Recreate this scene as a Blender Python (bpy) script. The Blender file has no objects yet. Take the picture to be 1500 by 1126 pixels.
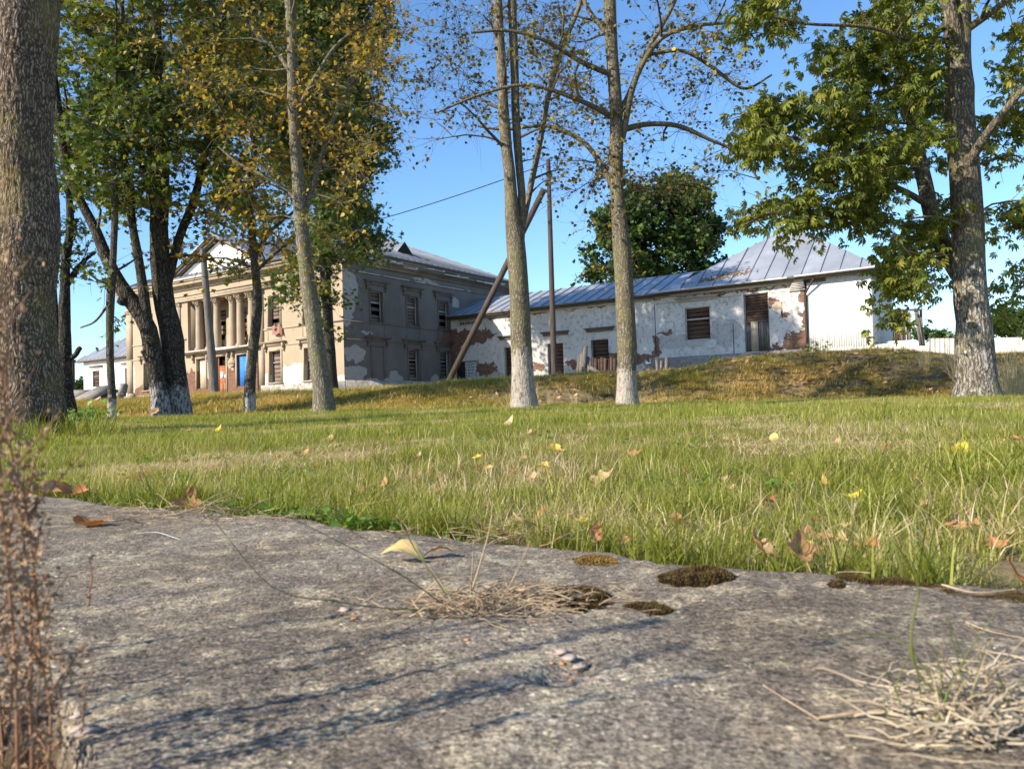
import bpy, math, random
import numpy as np
from mathutils import Vector, Matrix

rng = np.random.default_rng(11)
random.seed(11)
SC = bpy.context.scene
COL = SC.collection
f_px = 1127.0

# ------------------------------------------------------------------ camera
def cam_axes(p=math.radians(1.608), r=math.radians(1.6285)):
    cp, sp = math.cos(p), math.sin(p)
    A = np.array([[1, 0, 0], [0, sp, -cp], [0, cp, sp]])
    c, s = math.cos(r), math.sin(r)
    return np.array([[c, s, 0], [-s, c, 0], [0, 0, 1]]) @ A
CM = cam_axes()
CAMP = np.array([0, 0, 0.22])
cam = bpy.data.cameras.new('camera')
co = bpy.data.objects.new('camera', cam)
COL.objects.link(co)
cam.sensor_width = 36; cam.lens = 36 * f_px / 1500
cam.clip_start = 0.02; cam.clip_end = 3000
R3 = Matrix((CM[0], -CM[1], -CM[2])).transposed()
co.matrix_world = Matrix.Translation(Vector(CAMP)) @ R3.to_4x4()
cam.dof.use_dof = True
cam.dof.focus_distance = 12.0
cam.dof.aperture_fstop = 14.0
SC.camera = co

# ------------------------------------------------------------------ light
SUN_EL = math.radians(30.0)
to_sun = np.array([-0.874, -0.485, 0.0]); to_sun /= np.linalg.norm(to_sun)
to_sun = np.append(to_sun[:2] * math.cos(SUN_EL), math.sin(SUN_EL))
sun = bpy.data.lights.new('sun', 'SUN'); sun.energy = 5.0; sun.angle = math.radians(0.53)
sun.color = (1.0, 0.89, 0.74)
so = bpy.data.objects.new('sun', sun); COL.objects.link(so)
so.rotation_euler = Vector(-to_sun).to_track_quat('-Z', 'Y').to_euler()
so.location = (-30, -20, 40)
W_ = bpy.data.worlds.new('World'); SC.world = W_; W_.use_nodes = True
nt = W_.node_tree; nt.nodes.clear()
sky = nt.nodes.new('ShaderNodeTexSky'); sky.sky_type = 'NISHITA'; sky.sun_disc = False
sky.sun_elevation = SUN_EL
sky.sun_rotation = math.atan2(to_sun[0], to_sun[1])
sky.air_density = 1.0; sky.dust_density = 0.2; sky.ozone_density = 4.5
bg = nt.nodes.new('ShaderNodeBackground'); bg.inputs['Strength'].default_value = 0.145
hs = nt.nodes.new('ShaderNodeHueSaturation'); hs.inputs['Saturation'].default_value = 1.08; hs.inputs['Value'].default_value = 1.0
wo = nt.nodes.new('ShaderNodeOutputWorld')
nt.links.new(sky.outputs[0], hs.inputs['Color']); nt.links.new(hs.outputs[0], bg.inputs[0]); nt.links.new(bg.outputs[0], wo.inputs[0])
SC.view_settings.view_transform = 'Standard'; SC.view_settings.look = 'None'
SC.view_settings.exposure = 0.85; SC.view_settings.gamma = 1.0
SC.view_settings.use_curve_mapping = False
SC.cycles.max_bounces = 8; SC.cycles.diffuse_bounces = 4; SC.cycles.transparent_max_bounces = 8

# ------------------------------------------------------------------ geometry helpers
def ray(x, y):
    return CM.T @ np.array([(x - 750) / f_px, (y - 563) / f_px, 1.0])
def W(x, y, d):
    r = ray(x, y); return CAMP + r * (d / r[1])
def onz(x, y, z=0.0):
    r = ray(x, y); return CAMP + r * ((z - CAMP[2]) / r[2])

def hsh(ix, iy, iz, seed=0):
    n = (ix.astype(np.int64) * 73856093) ^ (iy.astype(np.int64) * 19349663) ^ (iz.astype(np.int64) * 83492791) ^ (seed * 2654435761 % 2**31)
    n = (n ^ (n >> 13)) * 1274126177 & 0x7fffffff
    n = (n ^ (n >> 16)) & 0xffff
    return n / 65535.0
def vnoise(P, scale=1.0, seed=0):
    P = np.asarray(P, float) * scale
    i = np.floor(P).astype(np.int64); f = P - i; f = f * f * (3 - 2 * f)
    o = 0
    for dx in (0, 1):
        for dy in (0, 1):
            for dz in (0, 1):
                w = (f[..., 0] if dx else 1 - f[..., 0]) * (f[..., 1] if dy else 1 - f[..., 1]) * (f[..., 2] if dz else 1 - f[..., 2])
                o = o + w * hsh(i[..., 0] + dx, i[..., 1] + dy, i[..., 2] + dz, seed)
    return o * 2 - 1
def fbm(P, scale=1.0, octv=4, seed=0):
    o = 0; a = 1
    for k in range(octv):
        o = o + a * vnoise(P, scale * 2 ** k, seed + k); a *= .5
    return o

class G:
    """collects polygons for one mesh"""
    def __init__(s):
        s.v = []; s.n = 0; s.fl = []; s.fs = []; s.t = []; s.m = []
    def add(s, V, F, tint=0.5, mi=0):
        V = np.asarray(V, float).reshape(-1, 3); F = np.asarray(F, np.int64)
        if len(F) == 0: return
        s.v.append(V); s.fl.append((F + s.n).ravel()); s.fs.append(np.full(len(F), F.shape[1]))
        t = np.asarray(tint, float)
        s.t.append(np.full(len(F), float(t)) if t.ndim == 0 else t)
        s.m.append(np.full(len(F), mi)); s.n += len(V)
    def box(s, a, b, tint=0.5, mi=0):
        x0, y0, z0 = a; x1, y1, z1 = b
        V = [(x0,y0,z0),(x1,y0,z0),(x1,y1,z0),(x0,y1,z0),(x0,y0,z1),(x1,y0,z1),(x1,y1,z1),(x0,y1,z1)]
        F = [(0,3,2,1),(4,5,6,7),(0,1,5,4),(1,2,6,5),(2,3,7,6),(3,0,4,7)]
        s.add(V, F, tint, mi); return s
    def bar(s, a, b, w, h, tint=0.5, up=(0,0,1), mi=0):
        a = np.array(a, float); b = np.array(b, float); d = b - a; d /= np.linalg.norm(d)
        u = np.cross(d, up); 
        if np.linalg.norm(u) < 1e-4: u = np.cross(d, (1, 0, 0))
        u /= np.linalg.norm(u); n = np.cross(u, d)
        V = []
        for p in (a, b):
            for i, j in ((-1,-1),(1,-1),(1,1),(-1,1)):
                V.append(p + u * i * w / 2 + n * j * h / 2)
        s.add(V, [(0,1,2,3),(7,6,5,4),(0,4,5,1),(1,5,6,2),(2,6,7,3),(3,7,4,0)], tint, mi); return s
    def tube(s, P, Rr, n=8, tint=0.5, cap=True, mi=0, disp=None):
        P = np.asarray(P, float); Rr = np.asarray(Rr, float) * np.ones(len(P)); m = len(P)
        T = np.gradient(P, axis=0); T /= (np.linalg.norm(T, axis=1)[:, None] + 1e-12)
        u = np.cross(T[0], (0.31, 0.95, 0.05)); u /= np.linalg.norm(u) + 1e-9
        U = np.zeros_like(P)
        for i in range(m):
            u = u - T[i] * (u @ T[i]); u /= np.linalg.norm(u) + 1e-12; U[i] = u
        Vv = np.cross(T, U)
        a = np.linspace(0, 2 * np.pi, n, endpoint=False)
        ring = P[:, None, :] + Rr[:, None, None] * (np.cos(a)[None, :, None] * U[:, None, :] + np.sin(a)[None, :, None] * Vv[:, None, :])
        if disp is not None:
            nrm = (ring - P[:, None, :]); nrm /= np.linalg.norm(nrm, axis=2)[..., None] + 1e-9
            ring = ring + nrm * disp(ring)[..., None]
        V = ring.reshape(-1, 3)
        i = np.arange(m - 1)[:, None] * n; j = np.arange(n)[None, :]; jn = (j + 1) % n
        F = np.stack([i + j, i + jn, i + n + jn, i + n + j], -1).reshape(-1, 4)
        s.add(V, F, tint, mi)
        if cap and n > 3:
            s.add(V[-n:], [tuple(range(n))], tint, mi)
            s.add(V[:n], [tuple(range(n))[::-1]], tint, mi)
        return s
    def prism(s, poly, axis, a, b, tint=0.5, mi=0):
        """poly: 2D points, extruded along axis index between a and b"""
        n = len(poly); V = []
        for q in (a, b):
            for (u, v) in poly:
                p = [u, v]; p.insert(axis, q); V.append(p)
        s.add(V, [tuple(range(n))], tint, mi); s.add(V, [tuple(range(n, 2 * n))[::-1]], tint, mi)
        s.add(V, [(i, i + n, (i + 1) % n + n, (i + 1) % n) for i in range(n)], tint, mi); return s
    def mesh(s, name):
        me = bpy.data.meshes.new(name)
        if s.n == 0: return me
        V = np.concatenate(s.v); L = np.concatenate(s.fl); FS = np.concatenate(s.fs)
        me.vertices.add(len(V)); me.vertices.foreach_set('co', V.astype(np.float32).ravel())
        me.loops.add(len(L)); me.loops.foreach_set('vertex_index', L.astype(np.int32))
        me.polygons.add(len(FS)); st = np.concatenate([[0], np.cumsum(FS)[:-1]])
        me.polygons.foreach_set('loop_start', st.astype(np.int32))
        me.polygons.foreach_set('loop_total', FS.astype(np.int32))
        me.polygons.foreach_set('material_index', np.concatenate(s.m).astype(np.int32))
        a = me.attributes.new('tint', 'FLOAT', 'FACE'); a.data.foreach_set('value', np.concatenate(s.t).astype(np.float32))
        me.update(calc_edges=True); me.validate()
        return me
    def build(s, name, mat, parent=None, smooth=False, origin=None, **props):
        if origin is not None:
            s.v = [v - np.asarray(origin) for v in s.v]
        me = s.mesh(name)
        for m_ in (mat if isinstance(mat, (list, tuple)) else [mat]): me.materials.append(m_)
        if smooth: me.polygons.foreach_set('use_smooth', np.ones(len(me.polygons), bool))
        o = bpy.data.objects.new(name, me); COL.objects.link(o)
        if parent is not None: o.parent = parent
        elif origin is not None: o.location = origin
        for k, v in props.items(): o[k] = v
        return o

def empty(name, loc=(0,0,0), rz=0.0, **props):
    o = bpy.data.objects.new(name, None); COL.objects.link(o); o.location = loc; o.rotation_euler = (0, 0, rz)
    o.empty_display_size = .1
    for k, v in props.items(): o[k] = v
    return o

# ------------------------------------------------------------------ materials
class NB:
    def __init__(s, name):
        s.m = bpy.data.materials.new(name); s.m.use_nodes = True; s.t = s.m.node_tree; s.t.nodes.clear()
        s.out = s.n('ShaderNodeOutputMaterial')
    def n(s, typ, ins=None, **kw):
        nd = s.t.nodes.new(typ)
        for k, v in kw.items(): setattr(nd, k, v)
        for k, v in (ins or {}).items(): s.set(nd.inputs[k], v)
        return nd
    def set(s, sock, v):
        if isinstance(v, bpy.types.NodeSocket): s.t.links.new(v, sock)
        elif isinstance(v, bpy.types.Node): s.t.links.new(v.outputs[0], sock)
        else:
            if isinstance(v, tuple) and len(v) == 3 and sock.type == 'RGBA': v = (*v, 1)
            sock.default_value = v
    def coord(s, k='Object'): return s.n('ShaderNodeTexCoord').outputs[k]
    def mapping(s, vec, sc=(1,1,1), loc=(0,0,0), rot=(0,0,0)):
        return s.n('ShaderNodeMapping', {'Vector': vec, 'Scale': sc, 'Location': loc, 'Rotation': rot}).outputs[0]
    def noise(s, vec, scale, detail=4, rough=.55, dist=0.0):
        return s.n('ShaderNodeTexNoise', {'Vector': vec, 'Scale': scale, 'Detail': detail, 'Roughness': rough, 'Distortion': dist}).outputs[0]
    def ramp(s, fac, pts, mode='LINEAR'):
        nd = s.n('ShaderNodeValToRGB', {'Fac': fac}); r = nd.color_ramp; r.interpolation = mode
        while len(r.elements) < len(pts): r.elements.new(.5)
        for e, (p, c) in zip(r.elements, pts):
            e.position = p; e.color = (*c, 1) if isinstance(c, tuple) else (c, c, c, 1)
        return nd.outputs[0]
    def mix(s, a, b, fac, mode='MIX'):
        nd = s.n('ShaderNodeMix', data_type='RGBA', blend_type=mode)
        s.set(nd.inputs[0], fac); s.set(nd.inputs[6], a); s.set(nd.inputs[7], b); return nd.outputs[2]
    def math(s, op, a, b=0.0, c=None):
        nd = s.n('ShaderNodeMath', operation=op); s.set(nd.inputs[0], a); s.set(nd.inputs[1], b)
        if c is not None: s.set(nd.inputs[2], c)
        return nd.outputs[0]
    def attr(s, name): return s.n('ShaderNodeAttribute', attribute_name=name).outputs['Fac']
    def sep(s, v): 
        nd = s.n('ShaderNodeSeparateXYZ', {0: v}); return nd.outputs
    def bump(s, h, strength=.5, dist=.02, normal=None):
        d = {'Height': h, 'Strength': strength, 'Distance': dist}
        if normal is not None: d['Normal'] = normal
        return s.n('ShaderNodeBump', d).outputs[0]
    def pbr(s, col, rough=.8, normal=None, metal=0.0, spec=.3, transl=None, tcol=None):
        d = {'Base Color': col, 'Roughness': rough, 'Metallic': metal, 'Specular IOR Level': spec}
        if normal is not None: d['Normal'] = normal
        p = s.n('ShaderNodeBsdfPrincipled', d).outputs[0]
        if transl:
            t = s.n('ShaderNodeBsdfTranslucent', {'Color': tcol if tcol is not None else col}).outputs[0]
            p = s.n('ShaderNodeMixShader', {0: transl, 1: p, 2: t}).outputs[0]
        s.t.links.new(p, s.out.inputs[0]); return s.m

def simple(name, c1, c2=None, scale=6, rough=.8, bump=.3, bd=.01, stretch=(1,1,1), metal=0, spec=.3, tintamt=.0):
    b = NB(name); co_ = b.mapping(b.coord(), stretch)
    n = b.noise(co_, scale, 6, .6)
    c2 = c2 or tuple(x * .6 for x in c1)
    col = b.ramp(n, [(.3, c2), (.7, c1)])
    if tintamt: 
        tt = b.attr('tint'); col = b.mix(col, b.ramp(tt, [(0, .45), (1, 1.0)]), tintamt, 'MULTIPLY')
    nn = b.noise(co_, scale * 5, 4, .6)
    return b.pbr(col, rough, b.bump(nn, bump, bd), metal, spec)

M = {}
def bark(name, c1, c2, moss, mossamt, white=None, vs=9, bd=.02, white_c=(.40,.355,.30), wcover=.5):
    b = NB(name); oc = b.coord()
    st = b.mapping(oc, (1, 1, .22))
    v = b.n('ShaderNodeTexVoronoi', {'Vector': b.mapping(b.n('ShaderNodeVectorMath', {0: st, 1: b.n('ShaderNodeVectorMath', {0: b.n('ShaderNodeTexNoise', {'Vector': oc, 'Scale': 5.0}).outputs[1], 'Scale': .12}, operation='SCALE').outputs[0]}).outputs[0]), 'Scale': vs * 2.2}, feature='DISTANCE_TO_EDGE').outputs[0]
    ridg = b.math('MINIMUM', b.math('MULTIPLY', v, 3.2), 1.0)
    n1 = b.noise(st, vs * 1.5, 8, .65)
    n2 = b.noise(oc, 2.2, 4, .6)
    col = b.mix(c2, c1, b.ramp(b.math('MULTIPLY', ridg, n1), [(.12, 0.0), (.5, 1.0)]))
    col = b.mix(col, moss, b.math('MULTIPLY', b.ramp(n2, [(.48, 0.0), (.68, 1.0)]), mossamt))
    lich = b.noise(oc, 30, 3, .7)
    col = b.mix(col, (.42,.40,.35), b.math('MULTIPLY', b.ramp(lich, [(.58, 0.0), (.68, 1.0)]), .45))
    h = b.math('ADD', b.math('MULTIPLY', ridg, .6), b.math('MULTIPLY', n1, .8))
    if white is not None:
        z = b.sep(oc)[2]
        zz = b.math('ADD', b.math('SUBTRACT', white, z), b.math('MULTIPLY', b.math('SUBTRACT', b.noise(oc, 7, 5, .7), .5), 1.2))
        m1 = b.ramp(zz, [(.46, 0.0), (.56, 1.0)])
        flake = b.ramp(b.noise(b.mapping(oc, (1,1,.35)), 26, 6, .75), [(wcover - .08, 0.0), (wcover + .06, 1.0)])
        mm = b.math('MULTIPLY', m1, flake)
        col = b.mix(col, b.ramp(b.noise(oc, 20, 4), [(.3, tuple(.72*x for x in white_c)), (.7, white_c)]), mm)
    M[name] = b.pbr(col, .9, b.bump(h, .9, bd), 0, .15)
bark('bark_big', (.27,.205,.145), (.06,.042,.03), (.24,.19,.06), .45, vs=19, bd=.008)
bark('bark_lime', (.24,.215,.16), (.10,.088,.062), (.19,.185,.075), .55, vs=13, bd=.008)
bark('bark_lime_white', (.22,.19,.14), (.09,.075,.05), (.16,.15,.06), .7, white=1.5, vs=13, bd=.008, wcover=.46)
bark('bark_lime_white_low', (.22,.19,.14), (.09,.075,.05), (.16,.15,.06), .7, white=1.12, vs=13, bd=.008, wcover=.45)
bark('bark_maple_white', (.085,.072,.058), (.022,.018,.015), (.07,.07,.03), .4, white=1.15, vs=9, bd=.02, white_c=(.38,.37,.36), wcover=.50)
bark('bark_slim_white', (.12,.105,.08), (.04,.034,.026), (.13,.13,.05), .5, white=.9, vs=14, bd=.008, white_c=(.44,.42,.39), wcover=.45)
bark('bark_chestnut', (.20,.175,.13), (.062,.052,.038), (.19,.17,.07), .6, white=2.6, vs=10, bd=.014, white_c=(.52,.50,.47), wcover=.585)
bark('bark_dark', (.07,.06,.05), (.02,.017,.014), (.06,.06,.03), .3, vs=9)
M['twig'] = simple('twig', (.12,.095,.07), (.05,.04,.03), 20, .85)

def leafmat(name, stops, transl=.38, rough=.45, tmul=1.25):
    b = NB(name)
    t = b.attr('tint')
    col = b.ramp(t, stops)
    v = b.noise(b.coord(), 9, 2, .5)
    col = b.mix(col, b.ramp(v, [(.3, .72), (.7, 1.15)]), 1.0, 'MULTIPLY')
    tc = b.mix(col, (tmul, tmul, tmul * .55), 1.0, 'MULTIPLY')
    M[name] = b.pbr(col, rough, None, 0, .35, transl, tc)
leafmat('leaf_chestnut', [(0, (.085,.120,.022)), (.35, (.185,.225,.034)), (.7, (.34,.34,.055)), (.92, (.40,.33,.06)), (1, (.30,.16,.05))], .5)
leafmat('leaf_maple', [(0, (.032,.060,.014)), (.5, (.105,.155,.027)), (.82, (.24,.25,.04)), (1, (.36,.25,.04))], .30)
leafmat('leaf_gold', [(0, (.09,.12,.028)), (.3, (.24,.21,.035)), (.6, (.44,.30,.045)), (.85, (.50,.29,.06)), (1, (.36,.17,.06))], .42)
leafmat('leaf_lime', [(0, (.05,.05,.018)), (.4, (.13,.11,.03)), (.7, (.32,.25,.05)), (.9, (.62,.46,.05)), (1, (.72,.58,.08))], .35)
leafmat('leaf_far', [(0, (.020,.048,.014)), (.6, (.055,.105,.022)), (1, (.12,.15,.03))], .2)
leafmat('leaf_weed', [(0, (.09,.20,.03)), (1, (.20,.34,.06))], .4)
leafmat('leaf_fallen', [(0, (.20,.085,.04)), (.25, (.42,.17,.06)), (.5, (.50,.27,.12)), (.75, (.60,.45,.26)), (.9, (.72,.50,.05)), (1, (.80,.62,.05))], .2, .6)
leafmat('leaf_litter_mat', [(0, (.18,.085,.04)), (.5, (.44,.25,.11)), (1, (.66,.46,.26))], .15, .7)

def grassmat(name, fresh, dry, dryness):
    b = NB(name)
    t = b.attr('tint'); pos = b.n('ShaderNodeNewGeometry').outputs['Position']
    orr = b.n('ShaderNodeObjectInfo').outputs['Random']
    n = b.noise(pos, .9, 5, .65); n2 = b.noise(pos, 6.0, 3, .6)
    fr = b.ramp(t, [(0, tuple(.55 * x for x in fresh)), (.8, fresh), (1, tuple(1.5 * x for x in fresh))])
    fr = b.mix(fr, (1.25, .95, .6), b.math('MULTIPLY', orr, .5), 'MULTIPLY')
    k = b.math('ADD', b.math('ADD', b.math('MULTIPLY', n, .9), b.math('MULTIPLY', n2, .5)), b.math('MULTIPLY', t, .35))
    k = b.ramp(b.math('ADD', k, dryness - .5), [(.52, 0.0), (.85, 1.0)])
    col = b.mix(fr, dry, k)
    tc = b.mix(col, (1.3, 1.25, .6), 1.0, 'MULTIPLY')
    M[name] = b.pbr(col, .45, None, 0, .3, .40, tc)
grassmat('grass_lawn', (.235,.285,.042), (.56,.47,.19), .13)
grassmat('grass_bank', (.30,.30,.05), (.68,.48,.20), .27)
grassmat('grass_straw', (.42,.33,.18), (.62,.50,.32), .45)
M['soil'] = simple('soil', (.24,.18,.085), (.11,.085,.045), 9, .95, .6, .03)
M['straw'] = simple('straw', (.52,.40,.25), (.20,.13,.08), 45, .7, .2, .002, tintamt=.5)
M['dock'] = simple('dock', (.36,.20,.11), (.20,.09,.045), 40, .75, .3, .002, tintamt=.35)
M['dock_seed'] = simple('dock_seed', (.50,.34,.20), (.26,.155,.085), 60, .8, .3, .002, tintamt=.6)
M['straw_pale'] = simple('straw_pale', (.66,.56,.40), (.34,.26,.16), 45, .7, .2, .002, tintamt=.45)
M['stalk_green'] = simple('stalk_green', (.16,.18,.05), (.10,.12,.03), 20, .6, .2, .002)
M['moss'] = simple('moss', (.13,.085,.025), (.035,.022,.008), 60, .95, .3, .002, tintamt=.6)
M['moss_gold'] = simple('moss_gold', (.32,.20,.05), (.12,.07,.02), 60, .95, .3, .002, tintamt=.6)
M['pebble'] = simple('pebble', (.50,.40,.34), (.22,.17,.14), 60, .8, .3, .002)
M['pebble_orange'] = simple('pebble_orange', (.60,.26,.12), (.42,.18,.08), 60, .8, .3, .002)
M['wood_grey'] = simple('wood_grey', (.21,.19,.165), (.08,.07,.062), 3, .85, .5, .01, (6,6,.8), tintamt=.4)
M['wood_pole'] = simple('wood_pole', (.095,.076,.062), (.035,.028,.024), 3, .85, .5, .01, (8,8,.6))
M['board_brown'] = simple('board_brown', (.15,.085,.055), (.055,.034,.026), 3, .85, .6, .01, (1,6,9), tintamt=.5)
M['board_light'] = simple('board_light', (.27,.20,.155), (.13,.095,.075), 3, .85, .6, .01, (1,6,9), tintamt=.5)
M['board_pale'] = simple('board_pale', (.50,.40,.28), (.34,.26,.18), 3, .85, .4, .01, (8,8,.8))
M['frame_white'] = simple('frame_white', (.66,.66,.64), (.30,.29,.27), 12, .7, .4, .004)
M['frame_grey'] = simple('frame_grey', (.34,.34,.35), (.17,.16,.16), 12, .75, .4, .004)
M['door_red'] = simple('door_red', (.36,.14,.06), (.24,.085,.04), 5, .7, .3, .004)
M['door_blue'] = simple('door_blue', (.05,.23,.62), (.03,.16,.48), 5, .6, .3, .004)
M['door_cream'] = simple('door_cream', (.62,.54,.40), (.44,.37,.27), 2, .8, .3, .004)
M['dark'] = simple('dark', (.03,.027,.024), (.012,.011,.010), 4, .9)
M['notice'] = simple('notice', (.80,.80,.80), (.72,.72,.74), 30, .6, .1, .001)
M['stone'] = simple('stone', (.34,.30,.26), (.15,.13,.11), 6, .9, .8, .03)
M['rusty_pipe'] = simple('rusty_pipe', (.07,.055,.05), (.03,.025,.022), 8, .8)
M['cloth'] = simple('cloth', (.36,.17,.14), (.26,.12,.10), 8, .9)

def roofmat(name, c, metal, rough):
    b = NB(name); oc = b.coord()
    n = b.noise(oc, .7, 5, .6); n2 = b.noise(b.mapping(oc, (1,1,3)), 9, 5, .7)
    col = b.mix(b.ramp(n, [(.3, tuple(.8 * x for x in c)), (.7, c)]), (.20,.15,.12), b.math('MULTIPLY', b.ramp(n2, [(.66, 0.0), (.78, 1.0)]), .25))
    col = b.mix(col, b.ramp(b.attr('tint'), [(0, .82), (1, 1.05)]), 1.0, 'MULTIPLY')
    M[name] = b.pbr(col, b.ramp(n, [(.3, rough), (.7, rough + .15)]), b.bump(n, .4, .05), metal, .5)
roofmat('roof_metal', (.40,.43,.47), .40, .46)
roofmat('roof_seam', (.20,.22,.26), .3, .5)

def corrmat():
    b = NB('corrugated'); oc = b.coord()
    n = b.noise(b.mapping(oc, (1,1,.4)), 4, 6, .7)
    M['corrugated'] = b.pbr(b.ramp(n, [(.3, (.34,.31,.27)), (.6, (.62,.60,.56))]), .8, b.bump(n, .3, .01))
corrmat()

def wallmat(name, c1, c2, patches, axis='x', base=(.27,.115,.065), old=None, oldp=(), streak=.3, stain_c=(.10,.09,.08), wear=0.0):
    """patches: (s,z,rs,rz) ellipses of bare brick in the wall's own frame; oldp: ellipses of lost paint showing the coat below"""
    b = NB(name); oc = b.coord(); sx, sy, sz = b.sep(oc)
    s = sx if axis == 'x' else sy
    wob = b.n('ShaderNodeTexNoise', {'Vector': oc, 'Scale': 1.6, 'Detail': 6.0, 'Roughness': .65}).outputs[1]
    wob2 = b.sep(wob)
    def mask(pl, amp, lo=.0, hi=.06):
        cur = None
        for (ps, pz, rs, rz) in pl:
            u = b.math('DIVIDE', b.math('ADD', b.math('SUBTRACT', s, ps), b.math('MULTIPLY', b.math('SUBTRACT', wob2[0], .5), amp)), rs)
            v = b.math('DIVIDE', b.math('ADD', b.math('SUBTRACT', sz, pz), b.math('MULTIPLY', b.math('SUBTRACT', wob2[1], .5), amp)), rz)
            e = b.math('SUBTRACT', 1.0, b.math('ADD', b.math('MULTIPLY', u, u), b.math('MULTIPLY', v, v)))
            cur = e if cur is None else b.math('MAXIMUM', cur, e)
        return cur
    n1 = b.noise(oc, .5, 6, .6); n2 = b.noise(b.mapping(oc, (1,1,.3)), 2.6, 7, .7)
    col = b.ramp(n1, [(.3, c2), (.7, c1)])
    col = b.mix(col, stain_c, b.math('MULTIPLY', b.ramp(n2, [(.52, 0.0), (.72, 1.0)]), streak))
    fine = b.noise(oc, 24, 5, .7)
    col = b.mix(col, b.ramp(fine, [(.3, .86), (.7, 1.06)]), 1.0, 'MULTIPLY')
    hgt = b.math('MULTIPLY', fine, .15)
    if oldp:
        e = mask(oldp, 1.3); m = b.ramp(e, [(.0, 0.0), (.05, 1.0)])
        oc2 = b.ramp(b.noise(oc, 5, 6, .7), [(.3, tuple(.72 * x for x in old)), (.7, old)])
        col = b.mix(col, oc2, m); hgt = b.math('SUBTRACT', hgt, b.math('MULTIPLY', m, .5))
    if patches:
        e = mask(patches, 1.9)
        e = b.math('ADD', e, b.math('MULTIPLY', b.math('SUBTRACT', b.noise(oc, 4.5, 6, .75), .5), 1.1))
        m = b.ramp(e, [(.0, 0.0), (.06, 1.0)])
        vec = b.n('ShaderNodeCombineXYZ', {0: s, 1: sz, 2: 0.0}).outputs[0]
        br = b.n('ShaderNodeTexBrick', {'Vector': vec, 'Color1': base, 'Color2': tuple(x * .55 for x in base), 'Mortar': (.22,.185,.155), 'Scale': 1.0, 'Mortar Size': .012, 'Brick Width': .27, 'Row Height': .085})
        bc = b.mix(br.outputs[0], b.ramp(b.noise(oc, 7, 5, .7), [(.3, .55), (.7, 1.35)]), 1.0, 'MULTIPLY')
        col = b.mix(col, bc, m)
        edge = b.ramp(e, [(-.0, 0.0), (.03, 1.0), (.16, 0.0)])
        col = b.mix(col, (.06,.045,.035), b.math('MULTIPLY', edge, .55))
        hgt = b.math('ADD', b.math('SUBTRACT', hgt, b.math('MULTIPLY', m, 1.4)), b.math('MULTIPLY', b.math('MULTIPLY', br.outputs[1], m), -.5))
    if wear:
        w = b.ramp(b.noise(oc, 3.2, 8, .78), [(.60 - wear * .1, 0.0), (.64 - wear * .1, 1.0)])
        col = b.mix(col, tuple(.55 * x for x in c2), b.math('MULTIPLY', w, .55)); hgt = b.math('SUBTRACT', hgt, b.math('MULTIPLY', w, .3))
    M[name] = b.pbr(col, .92, b.bump(hgt, .8, .05), 0, .1)
TAN1, TAN2 = (.43,.345,.245), (.35,.28,.20)
wallmat('wall_front', TAN1, TAN2, [(-11.4,2.6,2.2,1.0), (-16.8,2.6,1.6,1.1), (-14.4,2.3,1.5,.8), (-9.2,2.6,.8,1.2), (-23.9,2.0,1.4,.7), (-10.8,3.9,.9,.6)],
        old=(.66,.60,.48), oldp=[(-4.6,2.6,2.6,1.1), (-1.2,2.2,2.2,.5), (-8.0,2.3,1.0,.8), (-25.6,3.5,.6,1.6)], streak=.10)
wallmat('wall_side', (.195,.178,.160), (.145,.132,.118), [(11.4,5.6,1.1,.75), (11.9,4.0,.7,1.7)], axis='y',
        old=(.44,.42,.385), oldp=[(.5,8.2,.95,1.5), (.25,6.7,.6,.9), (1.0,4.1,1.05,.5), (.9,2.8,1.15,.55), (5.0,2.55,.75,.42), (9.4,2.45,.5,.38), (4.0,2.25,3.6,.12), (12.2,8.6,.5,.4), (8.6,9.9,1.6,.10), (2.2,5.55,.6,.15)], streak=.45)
wallmat('wall_wing', (.66,.64,.60), (.52,.50,.46),
        [(1.4,5.6,2.9,.62), (.3,4.6,.7,1.7), (3.2,3.1,1.2,.42), (7.3,3.05,1.2,.24), (10.9,3.0,.5,.3), (14.9,3.15,2.4,.42), (17.25,3.9,.22,.8), (18.0,4.75,.6,.16), (26.4,3.5,.9,.75), (26.75,5.4,.18,1.6), (25.5,5.2,.35,.18), (25.0,6.0,.3,.22), (24.9,3.3,.7,.22), (6,7.0,3,.16), (22.5,7.05,4,.10), (14.,7.05,4,.08)],
        old=(.50,.48,.45), oldp=[(19.0,4.1,2.0,.5), (22,4.5,1.0,.9), (2.0,2.5,3.0,.5), (9,2.5,3,.4)], streak=.22, wear=.6)
wallmat('wall_left_wing', (.80,.78,.74), (.72,.70,.66), [(-49,3.9,3.2,.7), (-46.5,4.0,.8,.8)], base=(.60,.40,.24), streak=.04)
wallmat('plinth_mat', (.50,.47,.42), (.30,.27,.24), [(-20,1.6,4,.3)], old=(.34,.30,.26), oldp=[(-12,1.9,5,.3)], streak=.4, wear=.8)
wallmat('trim_tan', (.43,.35,.255), (.32,.26,.19), [], streak=.30)
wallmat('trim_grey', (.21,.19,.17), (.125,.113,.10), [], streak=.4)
wallmat('trim_white', (.56,.53,.48), (.38,.35,.31), [], streak=.35)
wallmat('white_paint', (.80,.80,.78), (.72,.72,.70), [], streak=.06)
M['ragged_white'] = simple('ragged_white', (.62,.60,.56), (.30,.27,.24), 3, .85, .6, .02)

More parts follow.
